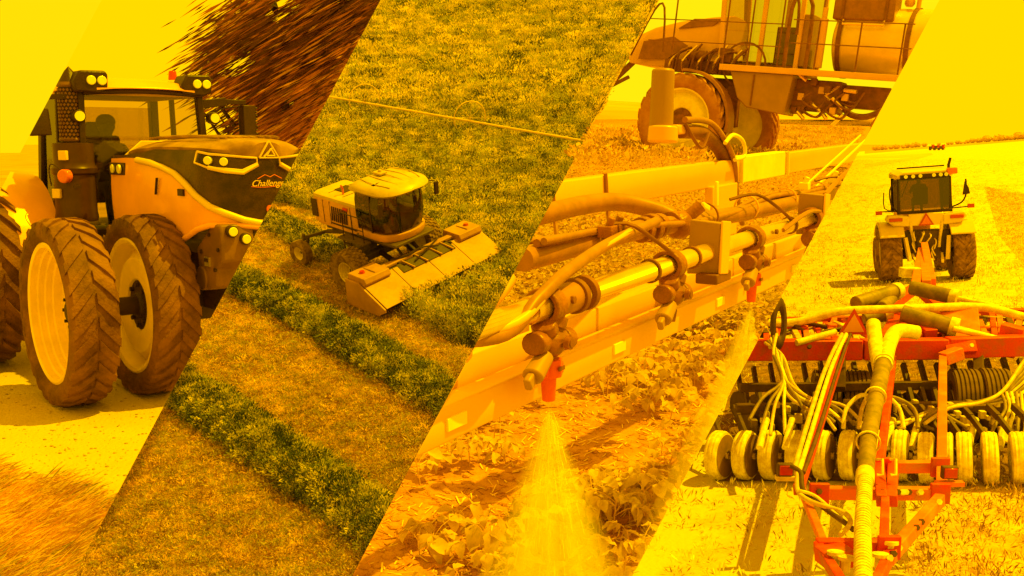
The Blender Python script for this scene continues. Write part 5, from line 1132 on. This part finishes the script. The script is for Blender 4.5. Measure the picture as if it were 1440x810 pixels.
b = MB(); b.tube([(-.3, .9, 2.5), (-.3, 1.1, 2.8), (-.3, 1.12, 3.3), (-.3, .95, 3.55)], .025, 6, 3); b.tube([(-.1, .95, 2.5), (-.1, 1.3, 2.65), (-.1, 1.3, 3.2)], .02, 6, 3); F_('grab_rail', b, 'dark')
b = MB(); b.box((.35, .05, 2.75), (.5, .5, .14)); b.box((.12, .05, 3.0), (.12, .5, .6)); F_('seat', b, 'seat', bevel=.04)
b = MB(); b.bar((-.36, .5, 3.6), (-.36, .75, 3.0), .03); F_('wiper', b, 'dark')
for sg in (-1, 1):
    b = MB(); b.cyl((-.5, sg * .42, 1.2), (-.6, sg * .52, 2.1), .06); b.bar((-.5, sg * .5, 1.0), (-1.1, sg * .42, .75), .08, .1); b.bar((-.7, sg * .72, 1.6), (-.9, sg * .62, .8), .12, .1); F_('lift_arm', b, 'paint2')
pr_ = random.Random(3)
for k in range(16):
    b = MB(); q = V((-.6, pr_.uniform(-.5, .5), pr_.uniform(1.1, 1.85))); b.tube([q, q + V((-.15, pr_.uniform(-.1, .1), -.1)), q + V((-.1, pr_.uniform(-.2, .2), -.35))], .025, 6, 3); F_('hydraulic_hose', b, 'dark' if k % 2 else 'paint2')
driver('person', 'driver silhouette seated in the cab of the tractor seen from behind', Tt @ Matrix.Translation((.38, .05, 2.78)), (mat('driver clothes', (.16, .10, .03), .9, var=.3, scale=12), M['hair']), cap=True, s=1.05)
# ---- far things on the horizon
hz = mat('far trees', (.62, .44, .05), .9, var=.5, scale=.08, c2=(.80, .52, .06))
rt = random.Random(9)
sh_b = []
for k in range(4):
    b = MB(); b.ball((0, 0, 4.5), 5, 10, (1.3, 1, .9)); q0 = len(b.v)
    for _ in range(150):
        d = rdir(-.3, 1); c = V((d.x * 6.3, d.y * 5, 4.5 + d.z * 4.4)); leaf(b, c, rdir(), rt.uniform(1.2, 2.6), 1.3)
    o = b.build('crown', hz, None, smooth=0); sh_b.append(o.data); bpy.data.objects.remove(o)
trm = MB().cyl((0, 0, -3), (0, 0, 3), .6, .4, 6).build('trunk', DU, None); tme = trm.data; bpy.data.objects.remove(trm)
xs = [1229 + i * 5.8 for i in range(37)]
for i, x in enumerate(xs):
    if 1300 < x < 1330 and i % 2: continue
    vy = 208.5 - (x - 1230) * .0765; dens = 1.0 if x < 1305 else (1.35 if x > 1365 else .7)
    q = on(FIELD4, x + rt.uniform(-2, 2), vy + 3.4); D = (q - CAM).dot(FW); s_ = D / 1440 * dens * rt.uniform(.5, .95)
    t = thing('far_tree', f'small hazy tree on the stubble horizon, {rank(i, len(xs))} in the tree line', 'tree', Matrix.Translation(q) @ Matrix.Scale(s_ * .9, 4), 'trees on the horizon')
    for nm, me_ in (('crown', sh_b[i % 4]), ('trunk', tme)):
        o = bpy.data.objects.new(nm, me_); COL.objects.link(o); o.parent = t
m_dirt = mat('far dark strip', (.55, .36, .04), .95, var=.3, scale=.02)
slab('far_field', [(1216, 212.2), (1440 + 60, 190.2), (1440 + 60, 193.4), (1216, 216.2)], FIELD4, m_dirt, .05, h=.01)
slab('dust_trail', [(1216, 222), (1310, 215), (1312, 217.5), (1290, 224), (1216, 236), (1216, 231), (1275, 222)], FIELD4, mat('churned dust strip', (.72, .56, .06), .95, var=.25, scale=.1), .05, h=.01)
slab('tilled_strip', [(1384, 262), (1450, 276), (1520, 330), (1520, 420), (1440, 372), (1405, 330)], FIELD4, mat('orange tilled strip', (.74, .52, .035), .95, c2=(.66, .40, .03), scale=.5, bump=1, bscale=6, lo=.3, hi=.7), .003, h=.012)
# red machine on the horizon
qh = on(FIELD4, 1317, 211.5); dh = (qh - CAM).dot(FW); u_ = dh / 1440
fh = thing('far_implement', 'tiny red and brown implement working on the horizon', 'implement', Matrix.Translation(qh))
for k in range(6):
    b = MB(); b.box(((-9 + 3.6 * k) * u_, 0, (4 + 1.5 * (k % 2)) * u_), (3.0 * u_, 3 * u_, (3.2 + (k % 3)) * u_)); b.build('section', M['red'] if k % 2 else DU, fh, bevel=.1 * u_)
b = MB(); b.bar((-11 * u_, 0, 2.5 * u_), (12 * u_, 0, 3.4 * u_), 1.2 * u_); b.bar((10 * u_, 0, 2 * u_), (10.5 * u_, 0, 9 * u_), .9 * u_); b.build('frame', DU, fh)
for k in range(4):
    b = MB(); b.cyl(((-9 + 6 * k) * u_, -1.6 * u_, 1.5 * u_), ((-9 + 6 * k) * u_, 1.6 * u_, 1.5 * u_), 1.5 * u_, n=10); b.build('wheel', DU, fh)
slab('worked_soil_shade', [(1040, 505), (1480, 497), (1480, 676), (1006, 676), (1000, 640)], FIELD4, mat('worked soil with painted shade', (.36, .20, .02), .95, c2=(.16, .08, .01), scale=3, bump=1, bscale=12), .003, h=.008)  # worked soil, its colour darkened for the shade under the seeder
# ---- the implement
R4 = on(FIELD4, 1240, 640)
im = thing('air_seeder', 'wide red folding seeder with rows of pale press wheels and hoses', 'seeder', Matrix.Translation(R4))
def W(px, py, d): return at(px, py, d) - R4
RED = mat('seeder red paint', (.70, .045, .012), .5, scale=3.5, bump=.3, bscale=30, c2=(.44, .12, .02), lo=.3, hi=.55); ORG = mat('dusty orange red paint', (.82, .16, .015), .55, scale=3.5, bump=.3, bscale=30, c2=(.62, .28, .03), lo=.3, hi=.55)
PW = mat('press wheel tread', (.98, .90, .10), .6, var=.15, scale=8, c2=(.70, .55, .06)); PS = mat('press wheel side', (.34, .19, .03), .7, var=.3, scale=5); HY = mat('pale seed hose', (.84, .66, .08), .5, var=.15, scale=6, c2=(.60, .42, .05)); HD = mat('olive hose', (.20, .145, .025), .5, var=.35, scale=5, c2=(.36, .25, .035))
def I_(n, b, m, p=im, **k): return b.build(n, m, p, **k)
up4 = tuple(n4)
def bm_(n, p, q, w_, h_=None, m=RED, par=im, bev=.012): b = MB(); b.bar(W(*p), W(*q), w_, h_, up=n4); return I_(n, b, m, par, bevel=bev)
# toolbars
bm_('toolbar', (1040, 492, 17.2), (1210, 491, 17.2), .28, .34, bev=.02); bm_('toolbar', (1212, 491, 17.2), (1330, 490, 17.2), .28, .34, bev=.02); bm_('toolbar', (1332, 489, 17.2), (1480, 484, 17.2), .28, .34, bev=.02)
bm_('toolbar', (1090, 455, 19.5), (1215, 452, 19.5), .2, .22); bm_('toolbar', (1290, 448, 19.5), (1480, 440, 19.5), .2, .22)
bm_('toolbar', (1215, 478, 18.0), (1340, 476, 18.0), .22, .24)
bm_('center_post', (1348, 432, 18.4), (1352, 482, 17.6), .62, .2, ORG); bm_('bracket', (1346, 484, 17.2), (1350, 500, 17.1), .5, .3)
bm_('hinge_plate', (1425, 478, 17.3), (1425, 500, 17.3), .4, .1); bm_('hinge_plate', (1408, 462, 17.6), (1440, 470, 17.4), .3, .2)
# trusses and braces on the wings
rr = random.Random(6)
for k in range(13):
    x = 1075 + k * 11 + rr.uniform(-3, 3); bm_('brace', (x, 454 + rr.uniform(-4, 4), 19.3), (x + rr.uniform(-22, 26), 484, 17.4), .10, .12, (RED, ORG, RED, HY)[k % 4])
for k in range(9):
    x = 1365 + k * 10; bm_('brace', (x, 444 + rr.uniform(-4, 4), 19.3), (x + rr.uniform(-18, 20), 480, 17.4), .10, .12, (RED, ORG, DU)[k % 3])
for k in range(54):
    x = rr.choice([rr.uniform(1065, 1230), rr.uniform(1360, 1440)]); y = rr.uniform(458, 492); c = W(x, y, 17.6 + (490 - y) * .03); s_ = rr.uniform(.06, .19); b = MB(); b.box(c, (s_ * 1.4, .2, s_)); I_('fitting', b, (HY, RED, DU, ORG, PW)[k % 5], bevel=.02)
for k in range(16):
    x = rr.choice([rr.uniform(1060, 1225), rr.uniform(1355, 1440)]); y = rr.uniform(452, 486); tb_ = MB(); p0 = W(x, y, 17.4 + (490 - y) * .04); tb_.tube([p0, p0 + V((rr.uniform(-.4, .4), .2, rr.uniform(-.1, .2))), p0 + V((rr.uniform(-.9, .9), .3, rr.uniform(-.3, .2)))], rr.uniform(.02, .045), 6, 4); I_('hydraulic_line', tb_, (DU, HY, HD, RED)[k % 4], smooth=60)
# hitch mast and folding cylinders
for p, q in (((1240, 440, 20), (1288, 404, 21.5)), ((1330, 440, 20), (1290, 404, 21.5)), ((1262, 448, 18.6), (1245, 478, 17.6)), ((1262, 440, 19), (1290, 455, 18)), ((1275, 436, 18.6), (1310, 470, 17.6)), ((1262, 448, 18.6), (1288, 476, 17.6))):
    bm_('mast_brace', p, q, .22, .16, RED)
for p, q in (((1303, 400, 23), (1297, 352, 33)), ((1288, 402, 23), (1296, 352, 33)), ((1310, 398, 24), (1300, 345, 33))): bm_('drawbar', p, q, .2, .2, ORG)
b = MB(); b.box(W(1280, 383, 26), (.5, .3, .25)); I_('hitch_box', b, PW, bevel=.03)
for p, q, r_ in (((1203, 427, 19), (1262, 409, 19.6), .14), ((1281, 404, 19.8), (1345, 419, 19.2), .14), ((1268, 440, 18), (1344, 461, 17.6), .15), ((1215, 450, 18.5), (1250, 441, 18.5), .12), ((1240, 432, 19), (1262, 412, 19.8), .11)):
    b = MB(); b.cyl(W(*p), W(*q), r_, n=14); c = I_('hydraulic_cylinder', b, HD, bevel=.02); d = (W(*q) - W(*p)).normalized()
    b = MB(); b.cyl(W(*q) - d * .1, W(*q) + d * .04, r_ * 1.15, n=14); I_('collar', b, PW, c)
    if p[0] in (1281, 1268):
        b = MB(); b.cyl(W(*q), W(*q) + d * .75 + V((.05, 0, 0)), .05, n=10); I_('rod', b, PW, c)
# warning triangle
c = W(1200, 458, 16.9)
b = MB(); r_ = .29; b.prism([(r_ * math.sin(a), r_ * math.cos(a)) for a in (0, 2 * PI / 3, -2 * PI / 3)], (0, .02), lambda u, v, w_: c + V((u, -w_, v))); wt = I_('warning_triangle', b, RED)
b = MB(); r_ = .20; b.prism([(r_ * math.sin(a), r_ * math.cos(a)) for a in (0, 2 * PI / 3, -2 * PI / 3)], (.021, .03), lambda u, v, w_: c + V((u, -w_, v))); I_('triangle_field', b, mat('triangle orange', (.92, .42, .03), .4, var=.05), wt)
# long pipes
def tb(n, pts, r, m, sm=5, nn=8, par=im): b = MB(); b.tube([W(*p) for p in pts], r, nn, sm); return I_(n, b, m, par, smooth=60)
tb('hose', [(1062, 452, 18.5), (1100, 455, 18.4), (1140, 449, 18.3), (1180, 438, 18.2), (1240, 435, 18.2), (1300, 433, 18.2), (1380, 432, 18.2), (1440, 446, 18)], .075, PW)
tb('hose', [(1075, 448, 18.9), (1110, 452, 18.8), (1150, 446, 18.6)], .05, HY)
tb('pipe', [(1120, 482, 17), (1175, 467, 17.2)], .06, PW, 0); tb('pipe', [(1340, 462, 17.4), (1410, 478, 17.2)], .05, PW, 0)
# big delivery hose: two upper branches joining, pale ribbed lower half
tb('delivery_hose', [(1228, 456, 16.6), (1233, 495, 15.8), (1238, 520, 15.2)], .115, PW, 3, 14); tb('delivery_hose', [(1290, 468, 16.4), (1262, 466, 16.3), (1250, 485, 16), (1244, 515, 15.3)], .115, PW, 5, 14)
tb('delivery_hose', [(1242, 512, 15.2), (1232, 560, 13.8), (1222, 615, 12.4), (1217, 672, 11.2)], [.12, .088], HD, 5, 14)
for k in range(3): q = [(1243, 510, 15.2), (1231, 558, 13.8), (1221, 622, 12.3)][k]; b = MB(); b.lathe([(.128, -.02), (.145, -.02), (.145, .02), (.128, .02)], W(*q), W(1219, 640, 12) - W(1240, 520, 15), 18); I_('hose_clamp', b, PW)
pts = [W(1217, 668, 11.25), W(1213, 740, 9.9), W(1214, 830, 8.6)]
b = MB(); nrb = 44
for k in range(nrb):
    a_ = lerp(pts[0], pts[1], k / nrb * 2) if k < nrb / 2 else lerp(pts[1], pts[2], k / nrb * 2 - 1); c_ = a_ + (pts[2] - pts[0]) / nrb * .62; b.cyl(a_, c_, .080, n=16)
b.tube(pts, .072, 14); h_ = I_('ribbed_hose', b, PW, smooth=40); h_['kind'] = 'stuff'; b = MB(); b.cyl(W(1217, 664, 11.3), W(1216, 678, 11.1), .10, n=18); I_('hose_collar', b, PW, bevel=.01)
# rear frame
bm_('frame_arm', (1188, 482, 17), (1122, 690, 11.9), .11, .13, RED); bm_('frame_arm', (1326, 505, 16.8), (1324, 692, 11.8), .12, .14, ORG)
bm_('frame_arm', (1326, 505, 16.8), (1350, 496, 16.9), .2, .2, ORG); bm_('frame_arm', (1256, 505, 16.6), (1234, 680, 12), .10, .12, RED)
tb('hose', [(1190, 470, 16.8), (1168, 520, 15.4), (1140, 610, 13.2), (1122, 668, 12)], .032, PW, 5, 8); tb('hose', [(1184, 470, 16.8), (1160, 520, 15.3), (1131, 610, 13.1), (1116, 664, 12)], .032, HY, 5, 8); tb('hose', [(1196, 470, 16.8), (1176, 525, 15.4), (1150, 610, 13.2), (1130, 665, 12)], .026, DU, 5, 8)
for p, q, m in (((1150, 693, 11.7), (1320, 694, 11.7), ORG), ((1230, 657, 12.6), (1318, 656, 12.6), ORG), ((1148, 768, 10), (1258, 769, 10), RED), ((1236, 650, 12.6), (1240, 705, 11.4), RED), ((1256, 655, 12.5), (1254, 705, 11.4), RED)):
    bm_('cross_rail', p, q, .12, .14, m)
bm_('frame_arm', (1322, 702, 11.5), (1248, 786, 9.8), .11, .13, ORG); bm_('frame_arm', (1128, 690, 11.8), (1160, 768, 10.1), .08, .10, ORG); bm_('frame_arm', (1245, 700, 11.5), (1243, 770, 10.1), .09, .11, RED)
bm_('frame_arm', (1150, 768, 10), (1190, 830, 9), .09, .11, RED); bm_('frame_arm', (1256, 772, 10), (1225, 835, 9), .09, .11, RED); bm_('clevis', (1165, 775, 9.9), (1185, 790, 9.6), .3, .15, RED)
for x in (1236, 1255):
    for y in (657, 694): b = MB(); b.tube([W(x - 3, y - 11, 11.9), W(x + 5, y - 11, 11.8), W(x + 5, y + 11, 11.7), W(x - 3, y + 11, 11.7)], .018, 6); I_('u_bolt', b, PW)
for x, y, d in ((1175, 775, 9.6), (1190, 782, 9.5), (1238, 778, 9.7), (1210, 775, 9.8), (1252, 760, 9.9)): b = MB(); b.cyl(W(x, y, d), W(x - 2, y + 22, d), .045, n=10); b.cyl(W(x, y, d), W(x, y + 5, d), .08, n=12); I_('bolt', b, PW)
for k in range(26):
    t_ = rr.random(); p0, p1 = rr.choice([((1188, 482, 17), (1122, 690, 11.9)), ((1326, 505, 16.8), (1324, 692, 11.8)), ((1150, 692, 11.65), (1320, 693, 11.65)), ((1060, 489, 17), (1440, 486, 17)), ((1322, 702, 11.4), (1248, 786, 9.7))])
    q = W(lerp(p0[0], p1[0], t_), lerp(p0[1], p1[1], t_), lerp(p0[2], p1[2], t_) - .05); b = MB(); b.cyl(q, q + V((0, -.06, .03)), .035, n=6); I_('bolt', b, (PW, DU)[k % 2])
for q in ((1240, 657, 12.45), (1322, 694, 11.65), (1152, 694, 11.6), (1250, 770, 9.9), (1322, 657, 12.4)):
    b = MB(); b.box(W(*q), (.22, .06, .24)); I_('gusset_plate', b, (RED, ORG)[int(q[0]) % 2], bevel=.01)
# tail lamps
for x, y, d in ((1104, 660, 12), (1335, 664, 11.9)):
    b = MB(); b.box(W(x, y, d), (.19, .08, .15)); hl = I_('lamp_box', b, DU, bevel=.015); b = MB(); b.box(W(x, y, d) + V((0, -.045, 0)), (.15, .02, .115)); I_('tail_lamp', b, M['redlens'], hl, bevel=.006)
    b = MB(); b.box(W(x + (6 if x < 1200 else 0), y + (12 if x < 1200 else 16), d), (.32, .1, .05)); I_('lamp_bracket', b, HY if x < 1200 else ORG)
tb('hose', [(1112, 655, 11.9), (1126, 665, 11.8), (1130, 690, 11.5), (1160, 715, 11), (1188, 735, 10.6), (1200, 745, 10.4)], .03, DU); tb('hose', [(1122, 660, 11.9), (1122, 690, 11.5), (1142, 706, 11.1), (1185, 720, 10.8), (1196, 735, 10.5), (1182, 752, 10.3)], .028, HY)
tb('hose', [(1124, 690, 11.4), (1150, 700, 11.2), (1195, 742, 10.5), (1207, 744, 10.4)], .02, PW)
# ground-working rows: beams, press wheels, openers, tubes
g14 = lambda px: on(FIELD4, px, 676)
bm_('rear_beam', (1035, 575, 16.2), (1250, 573, 16.2), .14, .16, DU); bm_('rear_beam', (1252, 573, 16.2), (1480, 570, 16.2), .14, .16, DU)
bm_('middle_beam', (1040, 545, 17.0), (1480, 540, 17.0), .12, .14, DU)
wheel_px = [1012, 1049, 1085, 1122, 1158, 1194, 1231, 1267, 1303, 1330, 1356, 1392, 1432, 1470]
for i, px in enumerate(wheel_px):
    c = on(FIELD4, px, 640 + (4 if px > 1300 else 0), .37) ; th = math.radians(lerp(37, 19, (px - 1000) / 440)); ax = V((math.cos(th), -math.sin(th), 0)) if True else None
    ax = (ax - n4 * ax.dot(n4)).normalized(); b = MB(); R_, h_ = .37, .105
    b.lathe([(.10, h_), (R_ * .80, h_), (R_ * .94, h_ * .9), (R_, h_ * .55), (R_ * .975, h_ * .45), (R_ * .975, h_ * .25), (R_, h_ * .15), (R_, -h_ * .15), (R_ * .975, -h_ * .25), (R_ * .975, -h_ * .45), (R_, -h_ * .55), (R_ * .94, -h_ * .9), (R_ * .80, -h_), (.10, -h_)], c - R4, ax, 40)
    w_ = I_('press_wheel', b, PW, smooth=30)
    b = MB(); b.lathe([(.05, h_ * 1.02), (R_ * .86, h_ * 1.02), (R_ * .86, h_ * 1.06), (.05, h_ * 1.1)], c - R4, ax, 32, loop=True); I_('wheel_disc', b, PS, w_, smooth=30)
    b = MB(); b.cyl(c - R4 + ax * h_, c - R4 + ax * h_ * 1.5, .05, n=10); I_('hub', b, HY, w_)
    b = MB(); b.bar(c - R4 + ax * h_ * 1.4, c - R4 + V((.05, .75, .38)), .05, .09); b.bar(c - R4 + V((.05, .75, .38)), c - R4 + V((.05, 1.1, .45)), .06, .10); I_('wheel_arm', b, DU)
for px in list(range(1052, 1480, 18)):
    q = on(FIELD4, px, 622 + rr.uniform(-4, 4), 0) - R4; b = MB(); b.cyl(q + V((-.02, 0, .26)), q + V((.02, .02, .26)), .25, n=20); I_('opener_disc', b, DU)
    b = MB(); b.bar(q + V((.06, 0, .25)), q + V((.05, .5, .8)), .06, .10); I_('opener_arm', b, DU)
for px in list(range(1040, 1480, 24)):
    q = on(FIELD4, px, 590 + rr.uniform(-5, 5), 0) - R4; b = MB(); b.cyl(q + V((-.02, 0, .26)), q + V((.02, .02, .26)), .27, n=18); I_('opener_disc', b, DU)
    b = MB(); b.bar(q + V((.06, 0, .25)), q + V((.05, .6, .9)), .07, .11); I_('opener_arm', b, DU)
for k in range(60):
    x = rr.uniform(1050, 1440); y = rr.uniform(566, 606); s_ = rr.uniform(.05, .11); b = MB(); b.box(W(x, y, 15.9 + rr.uniform(-.3, .3)), (s_, .1, s_ * 1.3)); I_('spring_clip', b, (PW, HY, HD)[k % 3], bevel=.01)
for px in (1072, 1108, 1147, 1250, 1286, 1366, 1410):
    tb('seed_boot', [(px + 6, 590, 15.2), (px, 612, 14.9), (px - 4, 630, 14.7)], .05, PW, 3)
# large ribbed carrying tyres under the frame
for px in (1162, 1203, 1356, 1398):
    c = on(FIELD4, px, 566, .52) - R4; b = MB(); R_ = .56; prof = [(.2, .2), (R_ * .8, .23), (R_ * .96, .2)]
    for k in range(6): w0 = .17 - .068 * k; prof += [(R_, w0), (R_, w0 - .04), (R_ * .95, w0 - .045), (R_ * .95, w0 - .06)]
    prof += [(R_ * .8, -.23), (.2, -.2)]; b.lathe(prof, c, (1, -.2, 0), 32); t_ = I_('carrying_tyre', b, mat('ribbed tyre', (.20, .12, .02), .8, var=.3), smooth=30); b = MB(); b.cyl(c + V((-.2, .04, 0)), c + V((.2, -.04, 0)), .21, n=16); I_('rim', b, PW, t_)
for px in (1182, 1376):
    bm_('wheel_leg', (px, 500, 17.2), (px, 548, 16.9), .16, .2, DU)
# seed hose bundles
for k in range(5):
    tb('seed_hose', [(1092 - k * 4, 470 + k * 3, 16.9), (1088 + k * 3, 500, 16.4), (1100 + k * 4, 540, 15.8), (1112 + k * 7, 560, 15.5), (1135 + k * 13, 575 - k, 15.3), (1160 + k * 14, 592 + k * 2, 15.1)], .027, (HY, HD, PW, HD, HY)[k], 6, 7)
for k, (ex, ey) in enumerate(((1054, 590), (1070, 605), (1083, 612), (1104, 610), (1140, 600), (1175, 605))):
    tb('seed_hose', [(1088 + k * 2, 500, 16.3), (1100 + k, 535, 15.8), (lerp(1100, ex, .6), lerp(535, ey, .45), 15.4), (ex, ey, 15)], .027, (HD, HD, HY, PW, HD, HY)[k], 6, 7)
b = MB(); q = W(1095, 455, 17); b.lathe([(.16 + .06 * math.cos(a), .06 * math.sin(a)) for a in [i * PI / 4 for i in range(8)]], q, (.55, -1, .1), 22); b.xf(Matrix.Translation(q) @ Matrix.Diagonal((.8, 1, 2.1, 1)) @ Matrix.Translation(-q)); I_('hose_coil', b, DU, smooth=50)
for k in range(7):
    tb('seed_hose', [(1470, 480 + k * 5, 16.4), (1440, 508 + k * 7, 16), (1412 - k * 2, 548 + k * 3, 15.6), (1380 - k * 8, 566 + k, 15.4), (1335 - k * 10, 574 + k * 3, 15.2), (1300 - k * 9 + (k % 2) * 70, 596 + (k % 3) * 6, 15)], .029, (HY, HD, HD, HD, HY, HD, PW)[k], 6, 7)
for k in range(6):
    tb('seed_hose', [(1408 + k * 7, 552, 15.6), (1414 + k * 6, 575, 15.3), (1398 + k * 11, 600, 15), (1392 + k * 11, 622, 14.8)], .027, (HD, HY, PW, HD, HY, HD)[k], 5, 7)
for k, ex in enumerate((1190, 1212, 1265, 1285)):
    tb('seed_hose', [(1230, 560, 15.2), (lerp(1230, ex, .5), 556 + k, 15.2), (ex, 575, 15.1), (ex + (6 if ex > 1230 else -4), 602, 14.9)], .032, (PW, HY, PW, HD)[k], 5, 7)
# stubble tufts and chaff on the bright ground
mst4 = [mat('bright straw', (.88, .80, .10), .9, var=.2, rand=.15), mat('golden straw', (.80, .58, .05), .9, var=.3, rand=.25), mat('brown chaff', (.55, .32, .03), .9, var=.3, rand=.3)]
src4 = [source(plant_clump(120 + k, 12, .05, .10, .07, .012, 1.0), 'straw_tuft', mst4[(0, 1, 0, 2)[k]]) for k in range(4)]
def s4(x0, x1, y0, y1): return [(max(x0, edge_x(L34, y0) - 60), y0), (x1, y0), (x1, y1), (max(x0, edge_x(L34, y1) - 60), y1)]
scatter('stubble_straw', [(s4(0, 1470, 225, 260), .5), (s4(0, 1470, 260, 330), 2.5), (s4(0, 1470, 330, 420), 6), (s4(0, 1470, 420, 560), 10), (s4(0, 1470, 560, 690), 9), (s4(0, 1290, 690, 830), 10)], FIELD4, [src4[0], src4[1], src4[2], src4[1], src4[3]], 31, .8, 2.0, .5, label='bright straw stubble lying on the field')
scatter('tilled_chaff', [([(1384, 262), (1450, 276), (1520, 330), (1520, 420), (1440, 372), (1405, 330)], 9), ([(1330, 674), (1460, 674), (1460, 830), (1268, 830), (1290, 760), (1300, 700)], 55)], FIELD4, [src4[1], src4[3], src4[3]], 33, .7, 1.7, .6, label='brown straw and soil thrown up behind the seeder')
